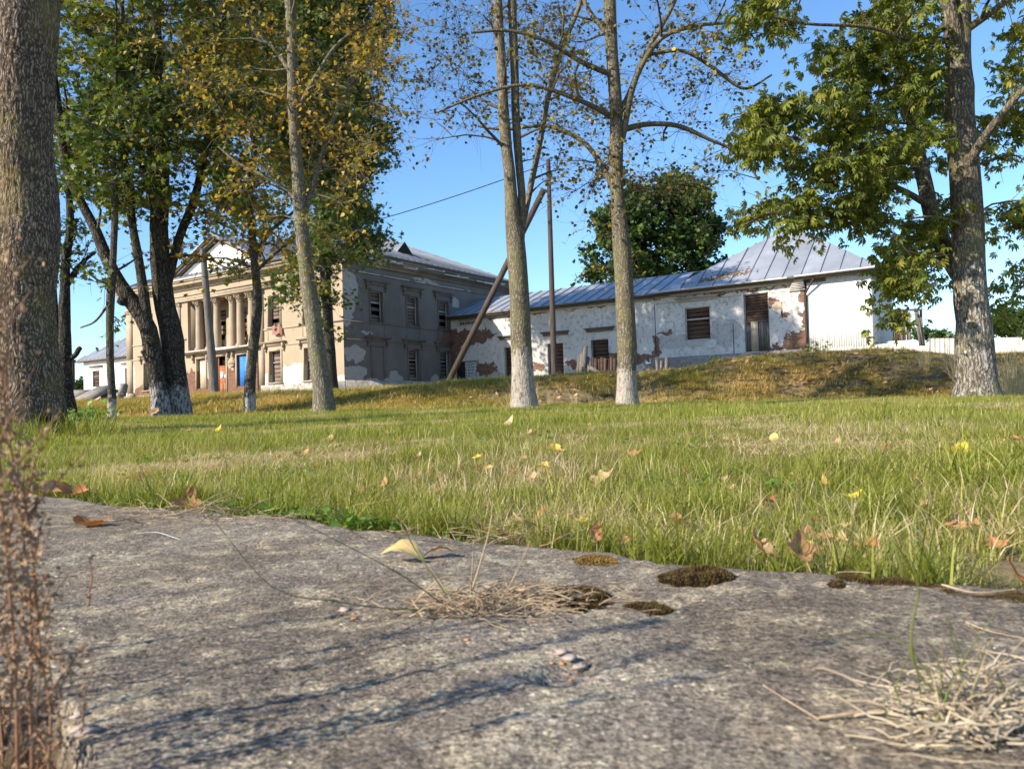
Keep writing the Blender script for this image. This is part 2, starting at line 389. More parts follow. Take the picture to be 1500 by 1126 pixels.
def concrete():
    b = NB('concrete'); oc = b.coord()
    n1 = b.noise(oc, 2.3, 6, .62); n2 = b.noise(oc, 14, 6, .7, .3); n3 = b.noise(oc, 150, 4, .75); n4 = b.noise(b.mapping(oc, (1,1,1), (4,2,0)), 5, 6, .7)
    v = b.n('ShaderNodeTexVoronoi', {'Vector': oc, 'Scale': 260.0}).outputs[0]
    col = b.ramp(n1, [(.30, (.130,.106,.080)), (.48, (.200,.166,.126)), (.70, (.290,.245,.188))])
    lic = b.ramp(n2, [(.50, 0.0), (.60, 1.0)])
    col = b.mix(col, (.43,.37,.25), b.math('MULTIPLY', lic, .70))
    drk = b.ramp(b.noise(oc, 22, 7, .72, .6), [(.28, 1.0), (.44, 0.0)])
    col = b.mix(col, (.085,.078,.070), b.math('MULTIPLY', drk, .8))
    col = b.mix(col, (.36,.27,.14), b.math('MULTIPLY', b.ramp(n4, [(.60, 0.0), (.75, 1.0)]), .30))
    col = b.mix(col, b.ramp(n3, [(.32, .50), (.5, 1.0), (.70, 1.55)]), 1.0, 'MULTIPLY')
    for sc_, am in ((230.0, .95), (520.0, .8)):
        vc = b.n('ShaderNodeTexVoronoi', {'Vector': b.mapping(oc, (1, 1, 1), (sc_ * .01, 0, 0)), 'Scale': sc_}).outputs[1]
        g1 = b.ramp(b.sep(vc)[0], [(.0, .38), (.22, .85), (.75, 1.08), (.93, 1.25), (1, 1.9)])
        col = b.mix(col, g1, am, 'MULTIPLY')
    spot = b.n('ShaderNodeTexVoronoi', {'Vector': b.mapping(oc, (1, 1, 1), (3, 1, 0)), 'Scale': 34.0, 'Randomness': 1.0})
    sp = b.math('MULTIPLY', b.ramp(b.math('ADD', spot.outputs[0], b.math('MULTIPLY', b.noise(oc, 90, 4, .7), .35)), [(.34, 1.0), (.42, 0.0)]), b.ramp(b.sep(spot.outputs[1])[0], [(.55, 0.0), (.60, 1.0)]))
    col = b.mix(col, (.38,.34,.27), b.math('MULTIPLY', sp, .5))
    sp2 = b.math('MULTIPLY', b.ramp(b.math('ADD', spot.outputs[0], b.math('MULTIPLY', b.noise(oc, 70, 4, .7), .4)), [(.36, 1.0), (.46, 0.0)]), b.ramp(b.sep(spot.outputs[1])[1], [(.60, 0.0), (.66, 1.0)]))
    col = b.mix(col, (.085,.075,.062), b.math('MULTIPLY', sp2, .6))
    st1 = b.ramp(b.noise(b.mapping(oc, (1, 1, 1), (7, 3, 0)), 1.1, 5, .6, .5), [(.42, 0.0), (.58, 1.0)])
    col = b.mix(col, (.60,.55,.49), b.math('MULTIPLY', st1, .6), 'MULTIPLY')
    z = b.sep(oc)[2]
    col = b.mix(col, (.10,.070,.040), b.ramp(z, [(.42, 1.0), (.465, 0.0)]) if False else b.ramp(b.math('ADD', z, .5), [(.455, 1.0), (.485, 0.0)]))
    h = b.math('ADD', b.math('MULTIPLY', n3, .5), b.math('ADD', b.math('MULTIPLY', n2, .7), b.math('MULTIPLY', v, -.3)))
    M['concrete'] = b.pbr(col, .9, b.bump(h, .9, .0035), 0, .2)
concrete()

# ------------------------------------------------------------------ ground
EX = np.array([-400, 120, 187, 282, 380, 505, 617, 700, 850, 930, 1000, 1060, 1130, 1200, 1280, 1390, 1500, 1900.])
EY = np.array([20, 20, 20, 25, 26, 27.5, 30, 36, 38, 38.5, 43, 52.5, 59, 61, 63, 51.5, 50, 50.])
def sstep(t): t = np.clip(t, 0, 1); return t * t * (3 - 2 * t)
def slab_v(x, y):  # distance beyond the slab's far edge (positive: on the lawn)
    return ((y - 1.564) + .73 * (x + .43)) / math.hypot(1, .73)
def gz(x, y):
    x = np.asarray(x, float); y = np.asarray(y, float)
    px = 750 + 1127 * x / np.maximum(y, 6)
    E = np.interp(px, EX, EY) / 1127
    d = np.maximum(y, .1)
    sv = slab_v(x, y)
    lawn = -.035 + (.215 - .012 * np.clip(x, -14, 14)) * np.clip((sv - .1) / 11.5, 0, 1.0) ** .9
    P = np.stack([x, y, x * 0], -1)
    lawn = lawn + .022 * vnoise(P, .9, 3) * np.clip(sv, 0, 1) + .010 * vnoise(P, 3.1, 5) * np.clip(sv * 2, 0, 1)
    far = .22 + E * np.clip(d, 1, 64)
    foot = 16.3 + .35 * vnoise(P, .35, 9); crest = foot + 2.1
    t = sstep((d - foot) / (crest - foot)) 
    t = .5 * t + .5 * np.clip((d - foot) / (crest - foot), 0, 1)
    z = lawn * (1 - t) + (far + .06 * fbm(P, .5, 3, 21) * np.clip((d - foot) / 3, 0, 1) * np.clip((40 - d) / 10, 0.0, 1)) * t
    near = np.clip((0.02 - sv) / .05, 0, 1)
    return z * (1 - near) + (-.14) * near

def ground_mesh():
    ys = np.concatenate([np.linspace(-4, 1, 8), np.arange(1.1, 6, .12), np.arange(6, 15.6, .3), np.arange(15.6, 19.6, .1), np.arange(19.6, 30, .4), np.arange(30, 70, 1.2), np.array([75, 85, 100, 130, 180, 260, 400, 700, 1200])])
    us = np.concatenate([[-60, -20, -8, -4, -2.2], np.linspace(-1.2, 1.2, 160), [2.2, 4, 8, 20, 60]])
    V = []
    for y in ys:
        w = max(y, 4.0) if y < 70 else y
        x = us * w * (1.0 if abs(w) else 1)
        x = np.clip(x, -1500, 1500)
        V.append(np.stack([x, np.full_like(x, y), gz(x, np.full_like(x, y))], -1))
    V = np.array(V); m, n = V.shape[:2]
    i = np.arange(m - 1)[:, None] * n; j = np.arange(n - 1)[None, :]
    F = np.stack([i + j, i + j + 1, i + n + j + 1, i + n + j], -1).reshape(-1, 4)
    g = G(); g.add(V.reshape(-1, 3), F); return g.build('ground', M['soil'], smooth=True, kind='structure')
ground_mesh()

# ------------------------------------------------------------------ concrete slab
eu = np.array([1, -.73, 0]) / math.hypot(1, .73); ev = np.array([-eu[1], eu[0], 0])   # ev points to the lawn
E0 = np.array([-.43, 1.564, 0])
pits = []  # (x, y, r, depth)
for (px, py, r, dp) in ((378, 799, .020, .006), (505, 893, .012, .010), (840, 972, .026, .008), (455, 890, .045, .004), (812, 990, .02, .006), (300, 812, .03, .003), (620, 888, .03, .002), (700, 955, .05, .002)):
    p = onz(px, py); pits.append((p[0], p[1], r, dp))
def slab_z(x, y):
    x = np.asarray(x, float); y = np.asarray(y, float); P = np.stack([x, y, x * 0], -1)
    z = .0035 * fbm(P, 3.0, 3, 40) + .0016 * fbm(P, 16, 3, 50) + .0010 * fbm(P, 70, 2, 60)
    for (a, b_, r, dp) in pits:
        q = np.stack([x * 1, y * 1, x * 0], -1)
        d = np.sqrt((x - a) ** 2 * 1.0 + (y - b_) ** 2 * 1.3) * (1 + .35 * vnoise(q, 40, 77))
        z = z - dp * np.clip(1.25 - d / r, 0, 1) ** .7
    for (u0, v0, u1, v1, wd, dp) in ((-1.4, .55, .1, .34, .0022, .004), (-.05, .02, .42, .55, .0018, .003), (.55, .05, .30, .9, .0016, .003)):
        q = np.stack([x, y, x * 0], -1); A = E0 + u0 * eu - v0 * ev; B = E0 + u1 * eu - v1 * ev; dv = (B - A)[:2]; L_ = math.hypot(*dv); tx, ty = dv / L_
        s_ = (x - A[0]) * tx + (y - A[1]) * ty; t_ = -(x - A[0]) * ty + (y - A[1]) * tx + .022 * fbm(q, 5, 4, int(wd * 1e5))
        z = z - dp * np.exp(-(t_ / wd) ** 2) * np.clip(s_ / .05, 0, 1) * np.clip((L_ - s_) / .05, 0, 1)
    # broken-out corner beside the dried plant
    d = np.sqrt(((x + .405) / .115) ** 2 + ((y - .47) / .12) ** 2) + .22 * vnoise(P, 22, 81) + .1 * vnoise(P, 60, 82)
    z = z - .075 * sstep((1.08 - d) / .16)
    return z
def slab():
    u = np.concatenate([np.linspace(-3.2, -1.1, 40), np.linspace(-1.09, 1.5, 330), np.linspace(1.53, 3, 20)])
    v = np.concatenate([np.array([0.0, .004, .010, .018, .028]), np.linspace(.04, 1.25, 175), np.linspace(1.28, 2.6, 16)])
    U, Vv = np.meshgrid(u, v, indexing='ij')
    P = E0 + U[..., None] * eu - Vv[..., None] * ev
    edge = .018 * fbm(np.stack([U, U * 0, U * 0], -1), 6, 4, 91)
    k = np.clip(1 - Vv / .25, 0, 1)
    P = P + (edge * k)[..., None] * ev
    z = slab_z(P[..., 0], P[..., 1]) - .010 * np.clip(1 - Vv / .012, 0, 1) ** 2 - .003 * np.clip(1 - Vv / .12, 0, 1) ** 2
    P[..., 2] = z
    m, n = U.shape
    i = np.arange(m - 1)[:, None] * n; j = np.arange(n - 1)[None, :]
    F = np.stack([i + j, i + j + 1, i + n + j + 1, i + n + j], -1).reshape(-1, 4)
    g = G(); g.add(P.reshape(-1, 3), F[:, ::-1])
    e = P[:, 0].copy(); lo = e.copy(); lo[:, 2] = -.16; 
    q = np.arange(m - 1); g.add(np.concatenate([e, lo]), np.stack([q, q + 1, q + 1 + m, q + m], -1))
    o = g.build('concrete_slab', M['concrete'], smooth=True, kind='structure'); return o
slab()

# ------------------------------------------------------------------ buildings (shared local frame: x along the fronts, y into depth)
BA = math.radians(34.0)
BO = W(505, 571, 51); BO[2] = 0
BX = np.array([math.cos(BA), -math.sin(BA), 0]); BY = np.array([math.sin(BA), math.cos(BA), 0])
def B2W(x, y, z): return BO + BX * x + BY * y + np.array([0, 0, z])
JY = 11.45          # depth of the wings' front wall
CX = -13.15         # axis of the mansion's front

def wall_grid(g, s0, s1, z0, z1, openings, fixed, axis='x', depth=.28, sign=1, step=None):
    """wall plane with openings and reveals; axis x: plane y=fixed, reveals go to +y*sign; axis y: plane x=fixed, reveals go to -x*sign"""
    S = sorted({s0, s1, *[o[0] for o in openings], *[o[1] for o in openings]})
    Zs = sorted({z0, z1, *[o[2] for o in openings], *[o[3] for o in openings]})
    def P(s, z, d): return (s, fixed + sign * d, z) if axis == 'x' else (fixed - sign * d, s, z)
    for a, b in zip(S[:-1], S[1:]):
        for c, d in zip(Zs[:-1], Zs[1:]):
            ms, mz = (a + b) / 2, (c + d) / 2
            if any(o[0] < ms < o[1] and o[2] < mz < o[3] for o in openings): continue
            g.add([P(a, c, 0), P(b, c, 0), P(b, d, 0), P(a, d, 0)], [(0, 1, 2, 3)])
    for (a, b, c, d) in openings:
        q = [P(a, c, 0), P(b, c, 0), P(b, d, 0), P(a, d, 0), P(a, c, depth), P(b, c, depth), P(b, d, depth), P(a, d, depth)]
        g.add(q, [(0, 1, 5, 4), (1, 2, 6, 5), (2, 3, 7, 6), (3, 0, 4, 7)])
    return g

def boxA(g, axis, s0, s1, d0, d1, z0, z1, fixed, tint=.5, mi=0):
    """box on a wall: s along the wall, d outward from it"""
    if axis == 'x': g.box((s0, fixed - d1, z0), (s1, fixed - d0, z1), tint, mi)
    else: g.box((fixed + d0, s0, z0), (fixed + d1, s1, z1), tint, mi)
    return g

def window(parent, axis, fixed, s0, s1, z0, z1, rec=.2, frame='frame_grey', boards='board_light', nb=6, gap=.12, cross=True, skip=(), lab=None, glass=None):
    g = G(); w = .055
    boxA(g, axis, s0, s0 + w, -rec - .06, -rec, z0, z1, fixed); boxA(g, axis, s1 - w, s1, -rec - .06, -rec, z0, z1, fixed)
    boxA(g, axis, s0 + w, s1 - w, -rec - .06, -rec + .003, z0, z0 + w, fixed); boxA(g, axis, s0 + w, s1 - w, -rec - .06, -rec + .003, z1 - w, z1, fixed)
    if cross:
        zm = z0 + (z1 - z0) * .64
        boxA(g, axis, s0 + w, s1 - w, -rec - .05, -rec + .01, zm - .035, zm + .035, fixed)
    win = g.build('window', M[frame], parent)
    if lab: win['label'] = lab
    gd = G(); boxA(gd, axis, s0 - .5, s1 + .5, -rec - .55, -rec - .5, z0 - .4, z1 + .4, fixed); gd.build('interior', M['dark'], win)
    r = random.Random(int(abs(s0 * 131 + z0 * 17)))
    if glass:
        gg = G(); boxA(gg, axis, s0 + w, s1 - w, -rec - .035, -rec - .03, z0 + w, z1 - w, fixed); gg.build('pane', M[glass], win)
        return win
    h = (z1 - z0 - 2 * w) / nb
    for k in range(nb):
        if k in skip: continue
        b = G(); a = z0 + w + k * h
        t = r.uniform(-.012, .012); q = r.uniform(.0, gap) * h
        if axis == 'x': b.bar((s0 + w * .6, fixed + rec + .075 + r.uniform(0, .02), a + h / 2 + t), (s1 - w * .6, fixed + rec + .075 + r.uniform(0, .02), a + h / 2 - t), .02, h - q - .012, r.random())
        else: b.bar((fixed - rec - .09 - r.uniform(0, .02), s0 + w * .6, a + h / 2 + t), (fixed - rec - .09 - r.uniform(0, .02), s1 - w * .6, a + h / 2 - t), .02, h - q - .012, r.random())
        b.build('board', M[boards], win)
    return win

def hood(parent, axis, fixed, c, z, half, mat, brackets=True, name='window_hood', th=.12):
    g = G()
    boxA(g, axis, c - half, c + half, 0, .30, z - th * .4, z, fixed)
    boxA(g, axis, c - half + .06, c + half - .06, 0, .22, z - th, z - th * .4, fixed)
    boxA(g, axis, c - half + .12, c + half - .12, 0, .10, z - th - .16, z - th, fixed)
    if brackets:
        for sgn in (-1, 1):
            a = c + sgn * (half - .28)
            boxA(g, axis, a - .08, a + .08, .0, .20, z - th - .34, z - th - .0, fixed)
            boxA(g, axis, a - .06, a + .06, .0, .11, z - th - .58, z - th - .34, fixed)
    return g.build(name, M[mat], parent)

def trim(parent, axis, fixed, s0, s1, z0, z1, mat, w=.16, d=.05):
    g = G()
    boxA(g, axis, s0 - w, s0, .0, d, z0, z1 + w, fixed); boxA(g, axis, s1, s1 + w, .0, d, z0, z1 + w, fixed)
    boxA(g, axis, s0, s1, .0, d, z1, z1 + w, fixed)
    g.build('window_surround', M[mat], parent)
    g = G(); boxA(g, axis, s0 - w - .06, s1 + w + .06, .0, .14, z0 - .09, z0, fixed); g.build('window_sill', M[mat], parent)

# ---- mansion
man = empty('mansion', BO, -BA, label='two storey tan plastered derelict mansion with columned portico and white gable', category='building')
FRW = [(-3.25, 0), (-6.95, 0), (-19.35, 0), (-23.05, 0)]
fo = []
for c, _ in FRW:
    fo += [(c - .62, c + .62, 2.38, 4.62), (c - .62, c + .62, 6.36, 8.58)]
fo += [(-16.3, -15.15, 2.28, 4.58), (-13.85, -12.6, 1.70, 4.62), (-11.3, -10.1, 2.28, 4.6)]
LG = (-17.4, -8.9, 5.22, 9.22)        # loggia opening
fo.append(LG)
g = G(); wall_grid(g, -26.3, 0, .9, 10.45, fo, 0, 'x', .28)
# a roughly plastered back of the loggia
lo = [(c - .6, c + .6, 6.1, 8.6) for c in (-15.75, -13.15, -10.55)]
g2 = G(); wall_grid(g2, LG[0], LG[1], LG[2], LG[3], lo, 1.9, 'x', .28)
g2.box((LG[0] - .02, .28, LG[2] - .03), (LG[1] + .02, 1.9, LG[2]), .5); g2.box((LG[0] - .02, .28, LG[3]), (LG[1] + .02, 1.9, LG[3] + .03), .5)
g2.box((LG[0] - .04, .28, LG[2]), (LG[0], 1.9, LG[3])); g2.box((LG[1], .28, LG[2]), (LG[1] + .04, 1.9, LG[3]))
g.build('front_wall', M['wall_front'], man)
g2.build('loggia_wall', M['wall_front'], man)
SW = [3.18, 6.95, 10.58]
sop = [(c - .6, c + .6, 6.33, 8.5) for c in SW] + [(c - .56, c + .56, 2.45, 4.6) for c in SW[1:]]
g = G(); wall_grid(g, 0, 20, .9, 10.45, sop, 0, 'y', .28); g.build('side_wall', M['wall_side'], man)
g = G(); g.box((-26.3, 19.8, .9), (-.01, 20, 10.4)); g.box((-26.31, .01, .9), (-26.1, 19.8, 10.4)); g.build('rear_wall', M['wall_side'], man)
# corner pilasters, plinth, bands
g = G()
g.box((-26.4, -.10, .9), (-18.7, -.0, 2.0)); g.build('plinth', M['plinth_mat'], man)
g = G(); g.box((-8.5, -.10, .9), (.10, -.0, 2.22)); g.build('plinth', M['plinth_mat'], man)
g = G(); g.box((.0, 0, .9), (.10, 20, 2.26)); g.build('plinth', M['plinth_mat'], man)
for (a, b) in ((-26.3, -17.6), (-8.7, 0)):
    for q in (((a, -.05, 6.16), (b, 0, 6.28)), ((a, -.04, 4.96), (b, 0, 5.04))): G().box(*q).build('string_course', M['trim_tan'], man)
for q in (((0, 0, 6.20), (.05, 20, 6.28)), ((0, 0, 4.98), (.04, 20, 5.05)), ((0, .0, 9.60), (.06, 20, 9.66))): G().box(*q).build('string_course', M['trim_grey'], man)
for a, b in ((.8,3.5),(3.9,6.6),(7.2,8.3),(9.0,13.1),(13.6,14.1)): G().box((.06, a, 9.64), (.085, b, 9.70)).build('flashing_strip', M['frame_white'], man)
# entablature and cornice
def cornice(parent, axis, fixed, s0, s1, mat):
    g = G()
    boxA(g, axis, s0, s1, 0, .12, 10.12, 10.30, fixed); boxA(g, axis, s0 - .0, s1, 0, .26, 10.30, 10.42, fixed)
    boxA(g, axis, s0 - .0, s1 + .0, 0, .52, 10.42, 10.66, fixed); boxA(g, axis, s0, s1, 0, .62, 10.66, 10.80, fixed)
    return g.build('cornice', M[mat], parent)
cornice(man, 'x', 0, -26.9, .0, 'trim_tan')
cornice(man, 'y', 0, -.62, 20.5, 'trim_grey')
g = G()
r_ = random.Random(5)
s = -.3
for k in range(22):        # torn eave boards and peeling soffit on the side
    L_ = r_.uniform(.25, 1.7); t = r_.random()
    if r_.random() < .78:
        z = r_.uniform(10.42, 10.72); g.bar((.655, s, z + r_.uniform(-.05, .05)), (.66, s + L_, z + r_.uniform(-.05, .05)), r_.uniform(.05, .2), .02, t, up=(1,0,0))
    s += L_ * r_.uniform(.5, 1.1)
g.build('torn_eave_boards', M['ragged_white'], man, kind='stuff')
g = G(); g.box((-19.5, -.16, 9.20), (-6.9, -.0, 9.34)); g.box((-19.5, -.12, 9.34), (-6.9, 0, 9.62)); g.box((-19.5, -.2, 9.62), (-6.9, 0, 9.70)); g.build('architrave', M['trim_tan'], man)
# pilasters
for c in (-18.75, -8.42, -21.2, -25.75):
    g = G(); wd = .42 if c < -9 else .28
    g.box((c - wd, -.09, 5.10), (c + wd, 0, 8.9)); g.box((c - wd, -.09, 2.24), (c + wd, 0, 4.94))
    for k in range(3): g.box((c - wd - .03 * k, -.12 - .05 * k, 8.9 + .12 * k), (c + wd + .03 * k, 0, 9.02 + .12 * k))
    for sg in (-1, 1): g.tube([(c + sg * wd, -.18, 9.02), (c + sg * wd, -.02, 9.02)], .11, 8)
    g.build('pilaster', M['trim_tan'], man)
# columns with leafy capitals
col_p = [CX - 3.25, CX - 1.88, CX - .95, CX + .95, CX + 1.88, CX + 3.25]
def column_mesh():
    g = G(); R = .30
    g.tube([(0,0,5.22),(0,0,5.40)], .40, 16); g.tube([(0,0,5.40),(0,0,5.5)], .35, 16)
    zs = np.linspace(5.5, 8.62, 9); g.tube([(0,0,z) for z in zs], [R * (1 - .14 * ((z - 5.5) / 3.1) ** 1.6) for z in zs], 18)
    g.tube([(0,0,8.60),(0,0,8.66)], .30, 16)
    g.tube([(0,0,8.66),(0,0,8.85),(0,0,9.06)], [.26,.27,.34], 12)
    for row, (z, rr, n) in enumerate(((8.66, .27, 8), (8.82, .30, 8))):
        for k in range(n):
            a = 2 * math.pi * (k + .5 * row) / n; u = np.array([math.cos(a), math.sin(a), 0]); t = np.array([-u[1], u[0], 0])
            p = np.array([0, 0, z]) + u * rr
            V = [p - t*.08, p + t*.08, p + t*.09 + u*.03 + [0,0,.16], p - t*.09 + u*.03 + [0,0,.16], p + t*.04 + u*.13 + [0,0,.19], p - t*.04 + u*.13 + [0,0,.19], p + u*.12 + [0,0,.12]]
            g.add(V, [(0,1,2,3),(3,2,4,5)]); g.add(V, [(5,4,6)])
    for k in range(4):
        a = math.pi / 4 + k * math.pi / 2; g.tube([(.36*math.cos(a), .36*math.sin(a), 8.98 + .0), (.44*math.cos(a), .44*math.sin(a), 9.10)], .09, 8)
    g.box((-.40, -.40, 9.10), (.40, .40, 9.215))
    return g
cm = None
for c in col_p:
    if cm is None: o = column_mesh().build('column', M['trim_tan'], man, True); cm = o
    else: o = cm.copy(); COL.objects.link(o); o.parent = man
    o.location = (c, .36, 0)
# edge split look for column shading
for p_ in cm.data.polygons: p_.use_smooth = len(p_.vertices) == 4
# balcony
g = G(); g.box((-17.9, -.55, 5.06), (-8.6, .27, 5.215)); g.box((-17.7, -.35, 4.94), (-8.8, 0, 5.06)); g.build('balcony', M['trim_tan'], man)
g = G(); g.box((-13.2, -.58, 5.03), (-10.2, -.52, 5.23)); g.box((-10.2,-.58,5.10),(-8.9,-.52,5.2)); g.box((-17.85,-.56,5.12),(-13.3,-.553,5.18)); g.build('flashing_strip', M['frame_white'], man)
for c in (-15.75, -13.15, -10.55):
    window(man, 'x', 1.9, c - .6, c + .6, 6.1, 8.6, .1, 'frame_white', 'board_light', 6, .5, skip=(0, 3))
g = G()
for (a, b, h) in ((-16.6, -15.0, .9), (-14.1, -12.2, 1.1), (-11.6, -9.6, .95)):   # ragged parapet left below the loggia windows
    g.prism([(a, 5.22), (b, 5.22), (b, 5.22 + h * .7), (b - .25, 5.22 + h * .7), (b - .3, 5.22 + h), (a + .4, 5.22 + h), (a + .35, 5.22 + h * .6), (a, 5.22 + h * .6)], 1, .75, 1.0)
g.build('parapet', M['wall_front'], man)
# front windows
for i, (c, _) in enumerate(FRW):
    for (z0, z1) in ((2.38, 4.62), (6.36, 8.58)):
        window(man, 'x', 0, c - .62, c + .62, z0, z1, .22, 'frame_grey', 'board_light', 7 if z0 < 5 else 8, .25, skip=(1,) if i == 1 and z0 > 5 else ())
        trim(man, 'x', 0, c - .62, c + .62, z0, z1, 'trim_tan', .14)
    hood(man, 'x', 0, c, 5.30, 1.25, 'trim_tan')
    g = G(); g.box((c - .75, -.03, 5.42), (c - .71, 0, 6.08)); g.box((c + .71, -.03, 5.42), (c + .75, 0, 6.08)); g.box((c - .71, -.03, 5.42), (c + .71, 0, 5.46)); g.build('apron_panel', M['trim_tan'], man)
# front doors
g = G(); g.box((-16.25, .2, 2.28), (-15.2, .26, 4.56)); g.build('boarded_door', M['door_cream'], man, label='cream panel closing the left ground floor opening')
g = G(); g.box((-13.62, .12, 1.7), (-12.72, .17, 3.85)); g.box((-13.68, .08, 1.7), (-13.62, .19, 4.6)); g.box((-12.72, .08, 1.7), (-12.66, .19, 4.6)); g.box((-13.62, .10, 3.85), (-12.72, .18, 3.92))
g.box((-13.54,.11,1.8),(-13.16,.12,2.6)); g.box((-13.1,.11,1.8),(-12.8,.12,2.6)); dr = g.build('door', M['door_red'], man, label='rusty orange wooden entrance door')
g = G(); g.box((-13.45, .09, 2.95), (-13.12, .108, 3.45)); g.build('notice', M['notice'], dr)
g = G(); g.box((-12.98, .09, 2.98), (-12.80, .108, 3.22)); g.build('notice', M['notice'], dr)
g = G(); g.box((-13.6, .4, 3.92), (-12.74, .42, 4.6)); g.build('transom', M['dark'], dr)
g = G(); g.box((-11.25, .16, 2.3), (-10.15, .20, 4.56)); g.box((-10.72,.14,2.3),(-10.68,.16,4.56)); g.build('door', M['door_blue'], man, label='bright blue door right of the entrance')
g = G()
for a, b, z0, z1 in ((-16.3,-15.15,2.2,4.58),(-13.85,-12.6,1.7,4.62),(-11.3,-10.1,2.2,4.6)):
    g.box((a - .14, -.05, z0), (a, 0, z1 + .14)); g.box((b, -.05, z0), (b + .14, 0, z1 + .14)); g.box((a, -.05, z1), (b, 0, z1 + .14))
    for q in (a - .35, b + .35): g.box((q - .07, -.2, 4.5), (q + .07, 0, 4.92)); g.box((q - .05, -.12, 4.28), (q + .05, 0, 4.5))
g.box((-12.1, -.09, 3.75), (-11.6, 0, 3.9)); g.box((-12.25,-.07,3.9),(-11.5,0,4.4))
g.build('door_surround', M['trim_tan'], man)
g = G(); g.tube([(-8.75, -.12, 1.7), (-8.75, -.12, 9.1)], .05, 8); g.build('drainpipe', M['rusty_pipe'], man)
# cloth hanging from an upper sill
g = G(); g.add([(-6.95,-.18,6.42),(-6.2,-.18,6.40),(-6.12,-.30,5.85),(-6.5,-.26,5.72),(-6.98,-.22,5.80),(-6.9,-.05,6.46),(-6.2,-.05,6.46)], [(0,1,2,3),(0,3,4,4)][:1]); g.add([(-6.98,-.22,5.80),(-6.95,-.18,6.42),(-6.5,-.26,5.72)], [(0,1,2)]); g.add([(-6.95,-.18,6.42),(-6.2,-.18,6.40),(-6.2,.0,6.5),(-6.9,.0,6.5)],[(0,1,2,3)]); g.add([(-6.2,-.18,6.40),(-6.02,-.1,6.2),(-5.9,-.2,5.6),(-6.12,-.30,5.85)],[(0,1,2,3)])
g.build('cloth', M['cloth'], man, label='faded red cloth hanging over an upper window sill')
# side windows
for i, c in enumerate(SW):
    window(man, 'y', 0, c - .6, c + .6, 6.33, 8.5, .2, 'frame_white', 'board_light', 8, .25, cross=True, skip=((2, 4), (), (1, 3))[i])
    trim(man, 'y', 0, c - .6, c + .6, 6.33, 8.5, 'trim_grey', .13); hood(man, 'y', 0, c, 9.22, 1.22, 'trim_grey')
    hood(man, 'y', 0, c, 5.30, 1.22, 'trim_grey')
    g = G(); boxA(g, 'y', c - .74, c - .70, 0, .03, 5.38, 6.12, 0); boxA(g, 'y', c + .70, c + .74, 0, .03, 5.38, 6.12, 0); g.build('apron_panel', M['trim_grey'], man)
for c in SW[1:]:
    window(man, 'y', 0, c - .56, c + .56, 2.45, 4.6, .2, 'frame_white', 'board_light', 7, .3, skip=(4,)); trim(man, 'y', 0, c - .56, c + .56, 2.45, 4.6, 'trim_grey', .13)
c = SW[0]; g = G(); boxA(g, 'y', c - .70, c - .56, 0, .05, 2.45, 4.73, 0); boxA(g, 'y', c + .56, c + .70, 0, .05, 2.45, 4.73, 0); boxA(g, 'y', c - .56, c + .56, 0, .05, 4.6, 4.73, 0); g.build('blind_window', M['trim_grey'], man)
# roof: hip with standing seams
def roof_plane(parent, P, mat='roof_metal', name='roof_panel', tint=.6, th=.04):
    P = [np.array(p, float) for p in P]; n = np.cross(P[1] - P[0], P[2] - P[0]); n /= np.linalg.norm(n)
    if n[2] < 0: n = -n
    V = P + [p - n * th for p in P]; m = len(P); g = G()
    g.add(V, [tuple(range(m))], tint); g.add(V, [tuple(range(m, 2 * m))[::-1]], tint)
    g.add(V, [(i, i + m, (i + 1) % m + m, (i + 1) % m) for i in range(m)], tint)
    return g.build(name, M[mat], parent)
EO = .68; X0, X1, Y0, Y1 = -26.3 - EO, EO, -EO, 20 + EO
RZ = 11.02; RP = .46; hw = (Y1 - Y0) / 2; RH = hw * RP
ra, rb = (X0 + hw, (Y0 + Y1) / 2, RZ + RH), (X1 - hw, (Y0 + Y1) / 2, RZ + RH)
def split_panels(parent, A, B, C, D, n, seamn='roof_seam', single=True):
    """eave A-B, ridge D-C (C above B); panels between standing seams"""
    A, B, C, D = [np.array(p, float) for p in (A, B, C, D)]
nrm = lambda v: v / np.linalg.norm(v)
